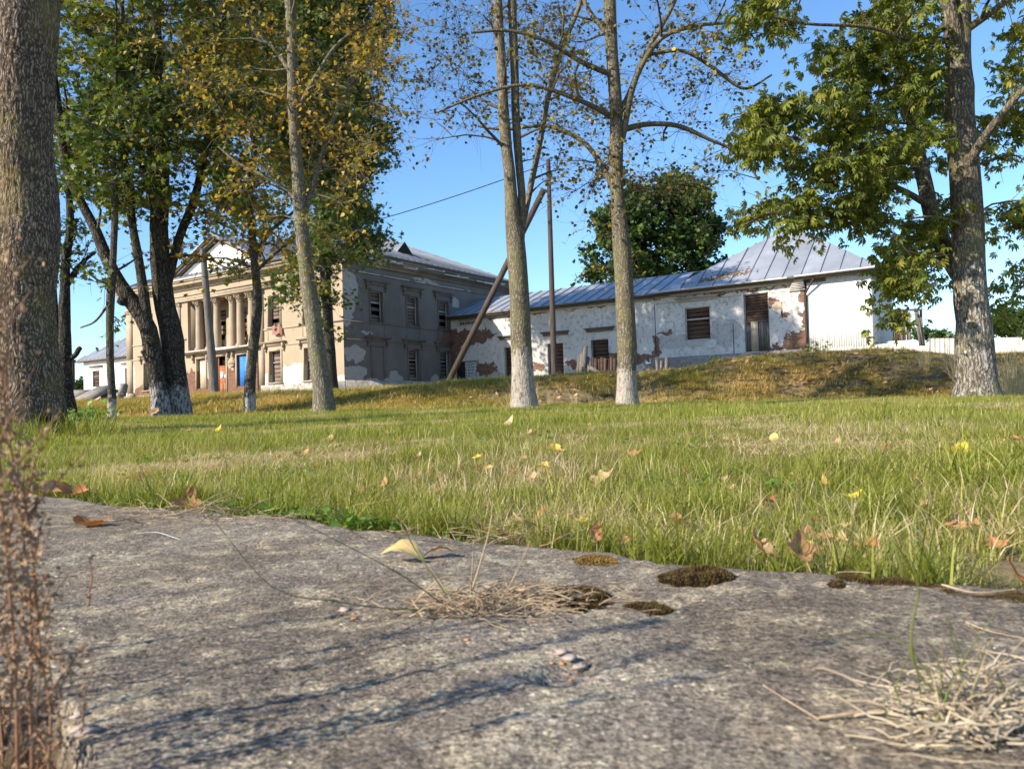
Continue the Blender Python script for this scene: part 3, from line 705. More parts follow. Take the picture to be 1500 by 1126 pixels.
def hip_face(parent, eA, eB, rA, rB, pitch_dir, n, joined=False, sname='seam'):
    """eave eA->eB, ridge rA->rB (may coincide). Panels run up pitch_dir; clipped by the hips."""
    eA, eB, rA, rB = [np.array(p, float) for p in (eA, eB, rA, rB)]
    L = np.linalg.norm(eB - eA); u = (eB - eA) / L
    sA, sB = (rA - eA) @ u, (rB - eA) @ u; top = rA - (eA + u * sA)     # full rise vector
    def h(s):
        if s < sA: return s / max(sA, 1e-6)
        if s > sB: return (L - s) / max(L - sB, 1e-6)
        return 1.0
    cuts = sorted({*np.linspace(0, L, n + 1), sA, sB}); cuts = [c for c in cuts if 0 <= c <= L]
    nn = np.cross(u, nrm(top)); nn = nn if nn[2] > 0 else -nn
    seams = G(); pan = G(); r = random.Random(int(L * 100))
    full = list(np.linspace(0, L, n + 1))
    for a, b in zip(full[:-1], full[1:]):
        if b - a < 1e-3: continue
        pts = [eA + u * a, eA + u * b, eA + u * b + top * h(b)]
        for s_ in (sB, sA):
            if a < s_ < b and 1e-3 < s_ < L - 1e-3: pts.append(eA + u * s_ + top * h(s_))
        pts.append(eA + u * a + top * h(a))
        cl = [pts[0]]
        for p in pts[1:]:
            if np.linalg.norm(p - cl[-1]) > 1e-3: cl.append(p)
        if np.linalg.norm(cl[0] - cl[-1]) < 1e-3: cl.pop()
        if len(cl) < 3: continue
        off = nn * r.uniform(0, .012)
        V = [p + off for p in cl] + [p + off - nn * .03 for p in cl]; m = len(cl); t = r.uniform(.2, 1)
        q = pan if joined else G()
        q.add(V, [tuple(range(m))], t); q.add(V, [tuple(range(m, 2 * m))[::-1]], t); q.add(V, [(i, i + m, (i + 1) % m + m, (i + 1) % m) for i in range(m)], t)
        if not joined: q.build('roof_panel', M['roof_metal'], parent)
    if joined: pan.build('roof_sheet', M['roof_metal'], parent)
    for s_ in full[1:-1]:
        if h(s_) < .03: continue
        sg = seams if joined else G()
        p0 = eA + u * s_ + nn * .03; sg.bar(p0, p0 + top * h(s_), .035, .06, .5, up=tuple(nn))
        if not joined: sg.build('roof_seam', M['roof_seam'], parent)
    if joined: seams.build('roof_seam', M['roof_seam'], parent, kind='stuff')
zc = RZ
hip_face(man, (X1, Y0, zc), (X1, Y1, zc), rb, rb, None, 32, joined=True)
hip_face(man, (X0, Y0, zc), (X1, Y0, zc), ra, rb, None, 40, joined=True)
hip_face(man, (X1, Y1, zc), (X0, Y1, zc), rb, ra, None, 40, joined=True)
hip_face(man, (X0, Y1, zc), (X0, Y0, zc), ra, ra, None, 32, joined=True)
g = G()
g.box((X0, Y0 - .03, zc - .14), (X1, Y0 + .02, zc - .02)); g.box((X1 - .02, Y0, zc - .14), (X1 + .03, Y1, zc - .02)); g.box((X0 + .02, Y0 + .03, zc - .2), (X1 - .03, Y1 - .03, zc - .15)); g.build('eave', M['wood_grey'], man)
# dormer on the side slope
g = G(); dx, dy = -2.6, 8.2; bz = RZ + (X1 - dx) * RP
pA = np.array([dx + .9, dy - .95, RZ + (X1 - dx - .9) * RP + .0]); pB = pA + [0, 1.9, 0]; pT = pA + [0, .95, .95]
bk = np.array([-3.0, 0, 0]); 
g.add([pA, pB, pT, pT + [-.95 / RP, 0, 0]], [(0, 2, 3), (1, 3, 2)]); dm = g.build('dormer', M['roof_metal'], man)
g = G(); g.add([pA + [-.05,0,0], pB + [-.05,0,0], pT + [-.05,0,0]], [(0, 1, 2)]); g.build('dormer_opening', M['dark'], dm)
# pediment
pz0, pzt, pl, pr = 10.80, 13.65, CX - 6.3, CX + 6.3
g = G(); g.prism([(pl + .35, pz0 + .06), (pr - .35, pz0 + .06), (CX, pzt - .25)], 1, -.05, .05); pd = g.build('pediment', M['white_paint'], man, label='white plastered triangular gable of the portico')
for sg in (-1, 1):
    e = np.array([CX + sg * 6.55, 0, pz0 + .0]); t = np.array([CX, 0, pzt + .12])
    for k, (yo, w_) in enumerate(((-.62, .12), (-.42, .10), (-.22, .10))):
        gg = G(); gg.bar(e + [0, yo, -.07 * k], t + [0, yo, -.07 * k], .19, .10, .5 + .1 * k, up=(0,1,0)); gg.build('raking_cornice', M['frame_white' if k == 1 else 'board_light'], pd)
    roof_plane(man, [(e[0], -.75, e[2] + .1), (CX, -.75, t[2] + .12), (CX, 5.6, t[2] + .12), (e[0], .2, e[2] + .1)], tint=.5)
g = G(); g.box((pl - .3, -.72, 10.80), (pr + .3, 0, 10.92)); g.build('flashing_strip', M['ragged_white'], man)

# ---- right wing
def rect(g, a, b, c, d): g.add([a, b, c, d], [(0, 1, 2, 3)])
wing = empty('wing_building', B2W(0, JY, 0), -BA, label='long single storey wing with peeling pale plaster, bare brick patches and grey metal roof', category='building')
WL = 26.75
wo_ = [(5.05, 6.3, 2.38, 4.62), (8.85, 10.15, 2.35, 4.64), (12.4, 13.75, 2.5, 4.66), (19.32, 20.97, 4.12, 6.22), (23.15, 24.67, 3.14, 6.70), (1.15, 1.5, 2.1, 3.7)]
wo_ = wo_[:5]
g = G(); wall_grid(g, .0, WL, 1.0, 7.25, wo_, 0, 'x', .3); g.add([(WL,0,1.0),(WL,.28,1.0),(WL,.28,7.25),(WL,0,7.25)], [(0,1,2,3)])
g.build('front_wall', M['wall_wing'], wing)
g = G(); g.box((.0, 7.9, 1.0), (30.4, 8.1, 7.2)); g.build('rear_wall', M['wall_wing'], wing)
for i, (a, b, c, d) in enumerate(wo_[:3]):
    window(wing, 'x', 0, a, b, c, d, .16, 'frame_grey', 'board_brown', 8, .2, cross=False)
    hood(wing, 'x', 0, (a + b) / 2 + .05, 5.48, 1.15, 'trim_grey', False)
a, b, c, d = wo_[3]
window(wing, 'x', 0, a, b, c, d, .12, 'frame_white', 'board_brown', 7, .15, cross=False)
g = G(); g.box((a + .02, .08, 5.42), (b - .02, .16, 5.50)); g.build('window_rail', M['frame_white'], wing)
hood(wing, 'x', 0, 20.15, 6.90, 1.45, 'trim_white', False)
a, b, c, d = wo_[4]
g = G(); g.box((a, .1, c), (a + .07, .2, d)); g.box((b - .07, .1, c), (b, .2, d)); g.box((a + .07, .1, d - .07), (b - .07, .2, d)); dr = g.build('door', M['frame_grey'], wing)
r = random.Random(3)
nb_ = 9
for k in range(nb_):
    z0_ = 5.05 + k * (6.60 - 5.05) / nb_; gg = G(); gg.box((a + .07, .17 + r.uniform(0, .02), z0_ + .01), (b - .07, .20, z0_ + (6.60 - 5.05) / nb_ - .01), r.random()); gg.build('board', M['board_brown'], dr)
xs = np.linspace(a + .07, b - .07, 9)
for k in range(8):
    gg = G(); gg.box((xs[k] + .008, .15 + r.uniform(0, .03), c + .02), (xs[k + 1] - .008, .19, 4.98 - r.uniform(0, .05)), r.random()); gg.build('board', M['wood_grey'], dr)
gg = G(); gg.box((a + .36, .08, c + .02), (a + .80, .12, 5.0)); gg.build('board', M['board_pale'], dr, label='pale plank leaning against the dark door')
gg = G(); gg.box((a + .07, .13, 4.98), (b - .07, .17, 5.05)); gg.build('board', M['board_light'], dr)
gd = G(); gd.box((a - .3, .5, c - .3), (b + .3, .53, d + .3)); gd.build('interior', M['dark'], dr)
# mouldings, crack, niche, plinth
g = G(); g.box((17.3, -.03, 6.66), (23.0, 0, 6.70)); g.box((24.8, -.03, 6.63), (26.6, 0, 6.67)); g.box((.8, -.10, 6.95), (17.2, 0, 7.12)); g.box((17.3, -.16, 7.05), (26.2, 0, 7.2)); g.build('moulding', M['trim_white'], wing)
g = G(); 
for k in range(9): g.box((1.0 + .24 * k, -.1, 6.62 + .0), (1.12 + .24 * k, 0, 6.86))
g.build('dentils', M['trim_grey'], wing)
g = G(); g.box((17.22, -.012, 3.3), (17.26, 0, 6.66)); g.box((22.42,-.012,3.1),(22.46,0,5.0)); g.box((25.42, -.02, 5.0), (25.46, 0, 6.0)); g.build('wall_crack', M['dark'], wing)
g = G(); g.prism([(24.95, 5.62), (25.45, 5.62), (25.45, 5.9), (25.36, 6.04), (25.2, 6.1), (25.04, 6.04), (24.95, 5.9)], 1, -.03, .0); g.build('niche', M['board_pale'], wing)
g = G(); g.box((17.5, -1.5, 2.0), (26.75, -.02, 3.02)); g.box((16.6, -.8, 1.8), (17.5, -.02, 2.75)); g.build('stone_ledge', M['stone'], wing)
# whitewashed block infill and dark doorway near the inner corner
blk = G(); r = random.Random(8)
for row in range(8):
    x = 1.42
    while x < 2.42:
        w_ = r.uniform(.18, .34); w_ = min(w_, 2.46 - x)
        if w_ > .07:
            gg = G(); gg.box((x + .012, -.16 - r.uniform(0, .03), 2.0 + row * .215), (x + w_ - .012, -.02, 2.0 + row * .215 + .195), r.random()); gg.build('block', M['frame_white'], wing)
        x += w_
g = G(); g.box((.5, -.015, 2.0), (1.38, 0, 3.75)); g.build('doorway', M['dark'], wing)
g = G(); g.box((.3, -.12, 3.72), (2.5, 0, 3.8)); g.build('lintel', M['wood_grey'], wing)
# roofs: link (half depth 4 m) and end pavilion
EZ = 7.36; lk = 4.0
hip_face(wing, (-.2, -.5, EZ), (18.6, -.5, EZ), (-.2, lk, 9.2), (18.6, lk, 9.2), None, 21)
hip_face(wing, (20, 8.5, EZ), (-.2, 8.5, EZ), (20, lk, 9.2), (-.2, lk, 9.2), None, 20, joined=True)
PX0, PX1, PY0, PY1 = 18.25, 31.0, -.62, 12.1; PZ = 7.42; ap = ((PX0 + PX1) / 2 + .1, (PY0 + PY1) / 2, 11.75)
hip_face(wing, (PX0, PY0, PZ), (PX1, PY0, PZ), ap, ap, None, 12)
hip_face(wing, (PX1, PY0, PZ), (PX1, PY1, PZ), ap, ap, None, 11)
hip_face(wing, (PX1, PY1, PZ), (PX0, PY1, PZ), ap, ap, None, 12, joined=True)
hip_face(wing, (PX0, PY1, PZ), (PX0, PY0, PZ), ap, ap, None, 11, joined=True)
g = G(); g.box((-.2, -.52, EZ - .14), (18.3, -.46, EZ - .025)); g.box((PX0, PY0 - .04, PZ - .16), (PX1, PY0 + .02, PZ - .02)); g.box((PX1 - .02, PY0 + .02, PZ - .16), (PX1 + .04, PY1, PZ - .02))
g.box((0, -.45, EZ - .25), (18.3, .0, EZ - .22)); g.box((PX0, PY0 + .03, PZ - .2), (PX1 - .03, PY1, PZ - .17)); g.build('eave', M['wood_grey'], wing)
g = G(); g.tube([(17.6, PY0 - .08, PZ - .06), (26.0, PY0 - .08, PZ - .08)], .06, 8); g.tube([(26.4, PY0 - .09, PZ - .05), (31.0, PY0 - .09, PZ - .02)], .06, 8); g.build('gutter', M['frame_white'], wing)
g = G(); g.tube([(27.45, -.5, 7.2), (26.86, -.15, 6.35), (26.84, -.1, 3.2)], .06, 8); g.build('drainpipe', M['rusty_pipe'], wing)
g = G(); g.box((ap[0] - .45, ap[1] - .2, 10.9), (ap[0] + .35, ap[1] + .5, 12.25)); g.box((ap[0] - .52, ap[1] - .27, 12.25), (ap[0] + .42, ap[1] + .57, 12.37)); g.build('chimney', M['white_paint'], wing)
g = G(); r = random.Random(2)      # broken cornice end
for k in range(7): g.box((25.9 + .06 * k, -.12 - .05 * k, 6.6 + .09 * k), (26.75 + r.uniform(-.05, .1), 0, 6.68 + .09 * k), r.random())
g.build('broken_cornice', M['ragged_white'], wing)
# white boarded annex under the pavilion roof
g = G(); g.box((26.9, .02, 2.4), (30.33, .1, 7.26)); g.box((30.33, .02, 2.4), (30.40, 8.0, 7.26)); g.build('annex_wall', M['white_paint'], wing, label='white painted boarded wall at the end of the wing')
g = G()
for x in np.arange(26.95, 30.33, .13): g.box((x, .012, 2.4), (x + .118, .02, 7.25))
for y in np.arange(.05, 8, .13): g.box((30.40, y, 2.4), (30.415, y + .11, 7.25))
g.box((30.3, -.02, 2.4), (30.43, .05, 7.25))
g.build('cladding_board', M['white_paint'], wing, kind='stuff')
g = G(); g.box((26.9,.0,7.0),(28.0,.03,7.25)); g.build('board', M['wood_grey'], wing)
# leaf litter caught on the roof
g = G(); n_ = 260
for k in range(n_):
    x = 21.8 + rng.normal() * .9; y = PY0 + .55 + abs(rng.normal()) * .35 + (x - 22) * .12; z = PZ + (y - PY0) * (11.75 - PZ) / (ap[1] - PY0) + .03
    s_ = rng.uniform(.03, .09); a = rng.uniform(0, 6); g.add([(x - s_, y, z), (x, y - s_ * .7, z + s_ * .6), (x + s_, y, z + .02), (x, y + s_, z + s_)], [(0,1,2),(0,2,3)], rng.random())
g.build('debris', M['leaf_litter_mat'], wing, kind='stuff')

# ---- left wing
lw = empty('wing_building', B2W(-26.3, JY, 0), -BA, label='far white walled wing with grey hipped roof behind the dark tree trunks', category='building')
xo = 26.3
def lx(x): return x + xo
ops = [(lx(-54.0), lx(-52.45), 3.85, 5.75), (lx(-47.0), lx(-45.7), 3.85, 5.75), (lx(-40), lx(-38.6), 3.85, 5.75)]
g = G(); wall_grid(g, lx(-56.0), 0, 1.0, 6.95, ops, 0, 'x', .25); g.box((lx(-56.02), .25, 1.0), (lx(-55.9), 8, 6.9)); g.build('front_wall', M['wall_left_wing'], lw)
for (a, b, c, d) in ops:
    window(lw, 'x', 0, a, b, c, d, .12, 'frame_grey', 'board_brown', 5, .2); hood(lw, 'x', 0, (a + b) / 2 + .1, 6.35, 1.5, 'trim_white', False)
hip_face(lw, (lx(-57.0), -.6, 7.05), (lx(-44.5), -.6, 7.05), (lx(-50.7), 5.8, 11.4), (lx(-50.7), 5.8, 11.4), None, 14)
hip_face(lw, (lx(-57.0), 12.2, 7.05), (lx(-57.0), -.6, 7.05), (lx(-50.7), 5.8, 11.4), (lx(-50.7), 5.8, 11.4), None, 14, joined=True)
hip_face(lw, (lx(-44.5), -.6, 7.05), (lx(-44.5), 12.2, 7.05), (lx(-50.7), 5.8, 11.4), (lx(-50.7), 5.8, 11.4), None, 14, joined=True)
hip_face(lw, (lx(-46), -.5, 7.0), (0, -.5, 7.0), (lx(-46), 4, 9.1), (0, 4, 9.1), None, 20, joined=True)
g = G(); g.box((lx(-57), -.64, 6.88), (lx(-44.5), -.58, 7.02)); g.box((lx(-44.5), -.54, 6.85), (0, -.48, 6.98)); g.box((lx(-56.9), -.55, 6.85), (0, 0, 6.88)); g.build('eave', M['board_light'], lw)

# ------------------------------------------------------------------ trees
def orient(nr, N, up_bias=.0, droop=0.0):
    """N random rotation frames: columns (side, along, normal)"""
    nrm_ = nr.normal(size=(N, 3)); nrm_[:, 2] = np.abs(nrm_[:, 2]) + up_bias
    nrm_ /= np.linalg.norm(nrm_, axis=1)[:, None]
    al = nr.normal(size=(N, 3)); al[:, 2] -= droop
    al -= nrm_ * (al * nrm_).sum(1)[:, None]; al /= np.linalg.norm(al, axis=1)[:, None] + 1e-9
    sd = np.cross(al, nrm_)
    return np.stack([sd, al, nrm_], -1)
def leaf_batch(g, pos, Rm, size, tv, tf, tint, quad=False):
    N = len(pos); k = len(tv)
    V = pos[:, None, :] + np.einsum('nij,kj->nki', Rm, tv) * size[:, None, None]
    F = (tf[None] + (np.arange(N) * k)[:, None, None]).reshape(-1, tf.shape[1])
    g.add(V.reshape(-1, 3), F, np.repeat(tint, len(tf)))
# leaf templates (x side, y along, z normal), unit length about 1
LIME_V = np.array([(0,0,0),(-.36,.18,.06),(-.42,.48,.08),(0,1,-.04),(.42,.48,.08),(.36,.18,.06),(0,.5,-.02)], float)
LIME_F = np.array([(0,6,1),(1,6,2),(2,6,3),(3,6,4),(4,6,5),(5,6,0)])
MAPLE_V = np.array([(0,0,0),(-.5,.12,.05),(-.28,.35,0),(-.62,.62,.08),(-.18,.62,0),(0,1.05,-.06),(.18,.62,0),(.62,.62,.08),(.28,.35,0),(.5,.12,.05)], float)
MAPLE_F = np.array([(0,2,1),(0,4,2),(2,4,3),(4,6,5),(0,6,4),(0,8,6),(6,8,7),(0,9,8)])
def chest():
    V = []; F = []
    for k, (a, L_) in enumerate(((-1.75, .55), (-1.15, .8), (-.58, .95), (0, 1.0), (.58, .95), (1.15, .8), (1.75, .55))):
        d = np.array([math.sin(a), math.cos(a), -.42]); s_ = np.array([math.cos(a), -math.sin(a), 0]); b = len(V)
        V += [d * .03, d * L_ * .62 + s_ * .17 * L_ + [0,0,.08], d * L_ * .94 + [0,0,-.26 * L_], d * L_ * .62 - s_ * .17 * L_ + [0,0,.08]]
        F += [(b, b + 1, b + 2), (b, b + 2, b + 3)]
    return np.array(V, float), np.array(F)
CH_V, CH_F = chest()
QUAD_V = np.array([(-.5,0,0),(0,-.35,.12),(.5,.1,0),(.05,.6,.1)], float); QUAD_F = np.array([(0,1,2),(0,2,3)])

def smooth_path(P, n):
    P = np.asarray(P, float); t = np.concatenate([[0], np.cumsum(np.linalg.norm(np.diff(P, axis=0), axis=1))]); t /= t[-1]
    # catmull-rom style through points
    tt = np.linspace(0, 1, n); o = np.zeros((n, 3))
    k = np.clip(np.searchsorted(t, tt, side='right') - 1, 0, len(P) - 2)
    Pm = np.vstack([2 * P[0] - P[1], P, 2 * P[-1] - P[-2]])
    for q in range(n):
        i = k[q]; u = (tt[q] - t[i]) / (t[i + 1] - t[i] + 1e-9)
        p0, p1, p2, p3 = Pm[i], Pm[i + 1], Pm[i + 2], Pm[i + 3]
        o[q] = .5 * ((2 * p1) + (-p0 + p2) * u + (2 * p0 - 5 * p1 + 4 * p2 - p3) * u ** 2 + (-p0 + 3 * p1 - 3 * p2 + p3) * u ** 3)
    return o

def px_path(pts, d):
    """(px, py, depth offset, width in px) -> points and radii"""
    P = []; Rr = []
    for q in pts:
        dd = d + q[2]; P.append(W(q[0], q[1], dd)); Rr.append(q[3] / 2 / f_px * dd)
    return np.array(P), np.array(Rr)

def make_tree(name, label, d, stems, barkm, clusters, leaf, lm, lsize, per, twig_n=10, cr=.8, seed=1, nseg=20, tint=(0, 1), up=.3, droop=.6, bare=.0, twr=.006, group=None, ground=True, flare=1.35, stem_n=40, disp=None, bow=.15, individual=0, sub=0):
    nr = np.random.default_rng(seed)
    paths = []
    for st in stems:
        P, Rr = px_path(st, d); paths.append((P, Rr))
    base = paths[0][0][0].copy()
    if ground: base[2] = float(gz(base[0], base[1]))
    root = empty(name, base, 0, label=label, category='tree')
    if group: root['group'] = group
    tg = G(); nodes = []; nrad = []
    for i, (P, Rr) in enumerate(paths):
        n = stem_n if i == 0 else max(12, stem_n // 2)
        S = smooth_path(P, n); t0 = np.linspace(0, 1, len(P)); 
        tl = np.concatenate([[0], np.cumsum(np.linalg.norm(np.diff(P, axis=0), axis=1))]); tl /= tl[-1]
        rr = np.interp(np.linspace(0, 1, n), tl, Rr)
        if i == 0:
            low = S[0].copy(); low[2] = base[2] - .25; hgt = S[:, 2] - base[2]
            rr = rr * (1 + (flare - 1) * np.exp(-np.clip(hgt, 0, 9) / .28))
            S = np.vstack([low, S]); rr = np.concatenate([[rr[0] * 1.15], rr])
        S = S + (.16 * rr[:, None]) * np.stack([vnoise(S, 1.7, seed + 5), vnoise(S, 1.7, seed + 6), S[:, 0] * 0], -1) * (np.arange(len(S)) > 1)[:, None]
        tg.tube(S, rr, nseg if i == 0 else max(8, nseg * 2 // 3), disp=disp if disp else (lambda q, R_=rr: R_[:, None] * (.07 * vnoise(q, 2.3, seed) + .035 * vnoise(q, 8, seed))))
        nodes.append(S[len(S) // 4 if i == 0 else 2:]); nrad.append(rr[len(S) // 4 if i == 0 else 2:])
    tg.build('trunk', M[barkm], root, smooth=True, origin=base)
    N = np.vstack(nodes); NR = np.concatenate(nrad)
    # clusters: list of (cx, cy, rx, ry, n, d0, d1)
    C = []; CW = []
    for c in clusters:
        cx, cy, rx, ry, n, d0, d1 = c[:7]; w = c[7] if len(c) > 7 else 1.0
        for _ in range(n):
            a = nr.uniform(0, 2 * np.pi); q = math.sqrt(nr.uniform()); C.append(W(cx + rx * q * math.cos(a), cy + ry * q * math.sin(a), nr.uniform(d0, d1))); CW.append(w)
    if not C: return root
    C = np.array(C); CW = np.array(CW)
    dist = np.array([np.min(np.linalg.norm(N - c, axis=1)) for c in C]); order = np.argsort(dist)
    bg_ = G(); lg = G(); LP = []; 
    for ci in order:
        c = C[ci]; dd = np.linalg.norm(N - c, axis=1) + .9 * np.clip(N[:, 2] - c[2] + .2, 0, 9)
        k = int(np.argmin(dd + nr.uniform(0, .25, len(dd)))); a = N[k]; L_ = np.linalg.norm(c - a)
        if L_ < .05: continue
        r0 = min(NR[k] * .62, .012 + .012 * L_ + .008); r1 = max(twr * .9, r0 * .35)
        m = max(4, int(L_ / .3) + 2); t = np.linspace(0, 1, m)
        mid = (a + c) / 2 + np.array([0, 0, bow * L_]) + nr.normal(size=3) * .09 * L_
        P = (1 - t)[:, None] ** 2 * a + 2 * ((1 - t) * t)[:, None] * mid + (t ** 2)[:, None] * c
        P[1:-1] += nr.normal(size=(m - 2, 3)) * .02 * L_ ** .5
        rr = r0 + (r1 - r0) * t
        bg_.tube(P, rr, 6 if r0 > .025 else 4, cap=False)
        N = np.vstack([N, P[1:]]); NR = np.concatenate([NR, rr[1:]])
        # twigs
        T = int(twig_n * CW[ci] + .5)
        out = nrm(c - a)
        for _ in range(T):
            s0 = P[nr.integers(m // 2, m)]
            dv = nr.normal(size=3) + out * .7; dv[2] = dv[2] * .6 + .15; dv /= np.linalg.norm(dv)
            ln = cr * nr.uniform(.4, 1.1); q = np.linspace(0, 1, 5)
            tp = s0 + dv * (q * ln)[:, None] + nr.normal(size=(5, 3)) * .03 * ln * q[:, None]; tp[:, 2] -= droop * .25 * ln * q ** 2
            bg_.tube(tp, np.linspace(twr, twr * .35, 5), 3, cap=False)
            for _s in range(sub):
                i_ = nr.integers(1, 5); d2 = nrm(dv + nr.normal(size=3) * .8); l2 = ln * nr.uniform(.2, .5); q3 = np.linspace(0, 1, 4)
                t3 = tp[i_] + d2 * (q3 * l2)[:, None] + nr.normal(size=(4, 3)) * .04 * l2 * q3[:, None]; t3[:, 2] -= droop * .35 * l2 * q3 ** 2
                bg_.tube(t3, np.linspace(twr * .55, twr * .25, 4), 3, cap=False)
                if per < 3: LP.append(t3[nr.integers(1, 4, nr.poisson(per * .35))] + nr.normal(size=(1, 3)) * lsize * .3)
            if nr.uniform() < bare: continue
            nl = nr.poisson(per)
            if nl:
                qq = nr.uniform(.15, 1.05, nl); ii = qq * 4; i0 = np.clip(ii.astype(int), 0, 3); fr = (ii - i0)[:, None]
                LP.append(tp[i0] * (1 - fr) + tp[np.minimum(i0 + 1, 4)] * fr + nr.normal(size=(nl, 3)) * lsize * .55)
    bg_.build('branches', M[barkm if not barkm.endswith('maple_white') else 'twig'] if barkm in ('bark_lime',) else M['twig'], root, origin=base, smooth=True)
    if LP:
        LP = np.vstack(LP); n = len(LP); tv, tf = leaf
        # light and dark clumps come from where leaves stand; tint varies slowly through the crown
        tn = .5 + .33 * fbm(LP, .55, 3, seed) + nr.normal(size=n) * .16
        tt = np.clip(tint[0] + (tint[1] - tint[0]) * tn, 0, 1)
        sz = lsize * nr.uniform(.65, 1.2, n); Rm = orient(nr, n, up, droop)
        if individual:
            q = nr.permutation(n)[:individual]; keep = np.ones(n, bool); keep[q] = False
            me0 = []
            for v_ in range(4):
                g1 = G(); leaf_batch(g1, np.zeros((1, 3)), np.eye(3)[None], np.array([1.0]), tv, tf, np.array([.2 + .22 * v_])); mm_ = g1.mesh('leaf'); mm_.materials.append(M[lm]); me0.append(mm_)
            for i in q:
                o = bpy.data.objects.new('leaf', me0[i % 4]); COL.objects.link(o); o.parent = root
                mx = Matrix(Rm[i].tolist()).to_4x4() @ Matrix.Scale(sz[i], 4); mx.translation = Vector(LP[i] - base); o.matrix_local = mx
            LP, Rm, sz, tt = LP[keep], Rm[keep], sz[keep], tt[keep]
        leaf_batch(lg, LP, Rm, sz, tv, tf, tt)
        lg.build('crown', M[lm], root, origin=base, kind='stuff')
        print(name, 'leaves', n)
    return root
LIME = (LIME_V, LIME_F); MAPLE = (MAPLE_V, MAPLE_F); CHEST = (CH_V, CH_F); QL = (QUAD_V, QUAD_F)
def big_bark(q):
    st = q * np.array([1, 1, .28])
    w = vnoise(q, 4, 7)
    a = 1 - np.abs(vnoise(st + w[..., None] * .02, 44, 3)); b_ = 1 - np.abs(vnoise(st, 85, 4))
    return .012 * a ** 2 + .005 * b_ + .02 * vnoise(q, 1.5, 8) - .010

# big rough trunk at the left edge
make_tree('tree', 'thick rough barked trunk filling the left edge, grass at its foot', 7.2,
    [[(44,612,0,84), (42,560,0,80), (39,450,0,80), (38,300,0,81), (38,150,0,81), (38,0,0,82), (33,-150,0,82), (28,-400,0,76), (30,-800,.2,56), (20,-1300,.3,30)]],
    'bark_big', [(-100,-1150,420,200,10,4.5,8), (200,-1250,300,150,6,5,8)], MAPLE, 'leaf_gold', .11, 9, cr=.9, seed=3, nseg=190, disp=big_bark, stem_n=620, tint=(.1,.8), flare=1.12)

# double lime in the middle
make_tree('lime_tree', 'twin stemmed pale trunk left of the wooden pole, whitewashed to head height', 13.0,
    [[(768,596,0,33), (767,540,0,31), (763,470,0,30), (759,400,0,29), (755,350,0,27), (750,300,0,20), (744,230,0,17), (739,170,0,15.5), (731,60,0,14.5), (729,0,0,14), (726,-140,0,13), (730,-320,0,10), (735,-600,0,7)],
     [(760,365,.05,15), (765,300,.1,12), (760,240,.1,12), (756,170,.1,12), (752,60,.1,13), (750,-20,.1,13), (752,-180,0,11), (765,-420,0,6)],
     [(760,350,.1,10), (770,310,.3,9), (780,262,.4,9), (792,200,.5,8), (806,130,.55,7), (828,60,.6,7), (850,5,.6,6), (870,-80,.6,5)]],
    'bark_lime_white', [(690,70,90,90,26,12.1,16.5,.9), (670,160,60,50,8,12.1,15.5,.8), (800,80,70,90,16,12.1,16,.9), (700,-120,140,90,30,11.1,17), (800,-260,150,120,30,11.1,17), (730,-450,120,110,22,11.6,16), (810,230,45,60,6,12.6,15,.8)],
    LIME, 'leaf_lime', .072, 2.1, twig_n=8, cr=.85, seed=5, nseg=28, tint=(.0,.8), bare=.2, flare=1.3, twr=.0045, droop=1.2, bow=.08, sub=4)
# single lime right of it
make_tree('lime_tree', 'single whitewashed trunk right of the wooden pole with knots and yellow shoots', 13.0,
    [[(919,598,0,29), (919,540,0,28), (918,480,0,28), (914,400,0,27), (909,345,0,25), (904,290,0,21), (901,160,0,19), (897,80,0,18.5), (894,0,0,18), (890,-150,0,17), (893,-340,0,11), (890,-560,0,6)],
     [(906,170,0,9), (925,130,.1,8), (945,80,.2,7), (985,10,.4,6), (1010,-60,.5,4)],
     [(911,205,0,10), (930,120,-.1,8), (965,60,-.2,7), (1010,40,-.3,6), (1065,34,-.3,4), (1110,38,-.3,3)],
     [(950,80,-.1,6), (1000,75,.1,5), (1045,100,.2,5), (1090,130,.3,4), (1130,110,.4,3)],
     [(912,190,.1,9), (950,182,.3,8), (995,185,.4,7), (1040,205,.5,5), (1085,225,.6,4), (1110,262,.6,3)],
     [(898,172,0,9), (855,150,-.3,7), (800,130,-.5,6), (760,125,-.6,5), (700,140,-.7,4), (640,165,-.8,3)],
     [(897,110,0,9), (850,90,-.3,7), (800,60,-.5,6), (745,45,-.6,5), (690,48,-.7,4)],
     [(905,290,0,10), (880,240,.2,8), (850,205,.3,7), (800,185,.4,5), (740,190,.4,4), (700,185,.4,3)],
     [(898,60,0,8), (860,10,.2,6), (840,-50,.3,4)]],
    'bark_lime_white_low', [(1010,90,90,80,26,11.9,16,.85), (1020,205,70,50,10,12.1,15.5,.8), (840,170,90,90,22,11.9,15.8,.9), (830,50,100,60,20,11.9,16,.8), (985,-60,110,60,22,11.4,16), (890,-260,170,130,36,10.9,16.5), (890,-460,120,100,22,11.4,16), (860,260,45,40,8,12.5,14.6,1.1), (960,270,42,16,7,12.2,14.6,1.1), (905,350,22,60,5,12.6,14.3,.5)],
    LIME, 'leaf_lime', .076, 2.2, twig_n=8, cr=.8, seed=6, nseg=28, tint=(.05,1.0), bare=.2, flare=1.25, twr=.0045, droop=1.2, bow=.08, sub=4)
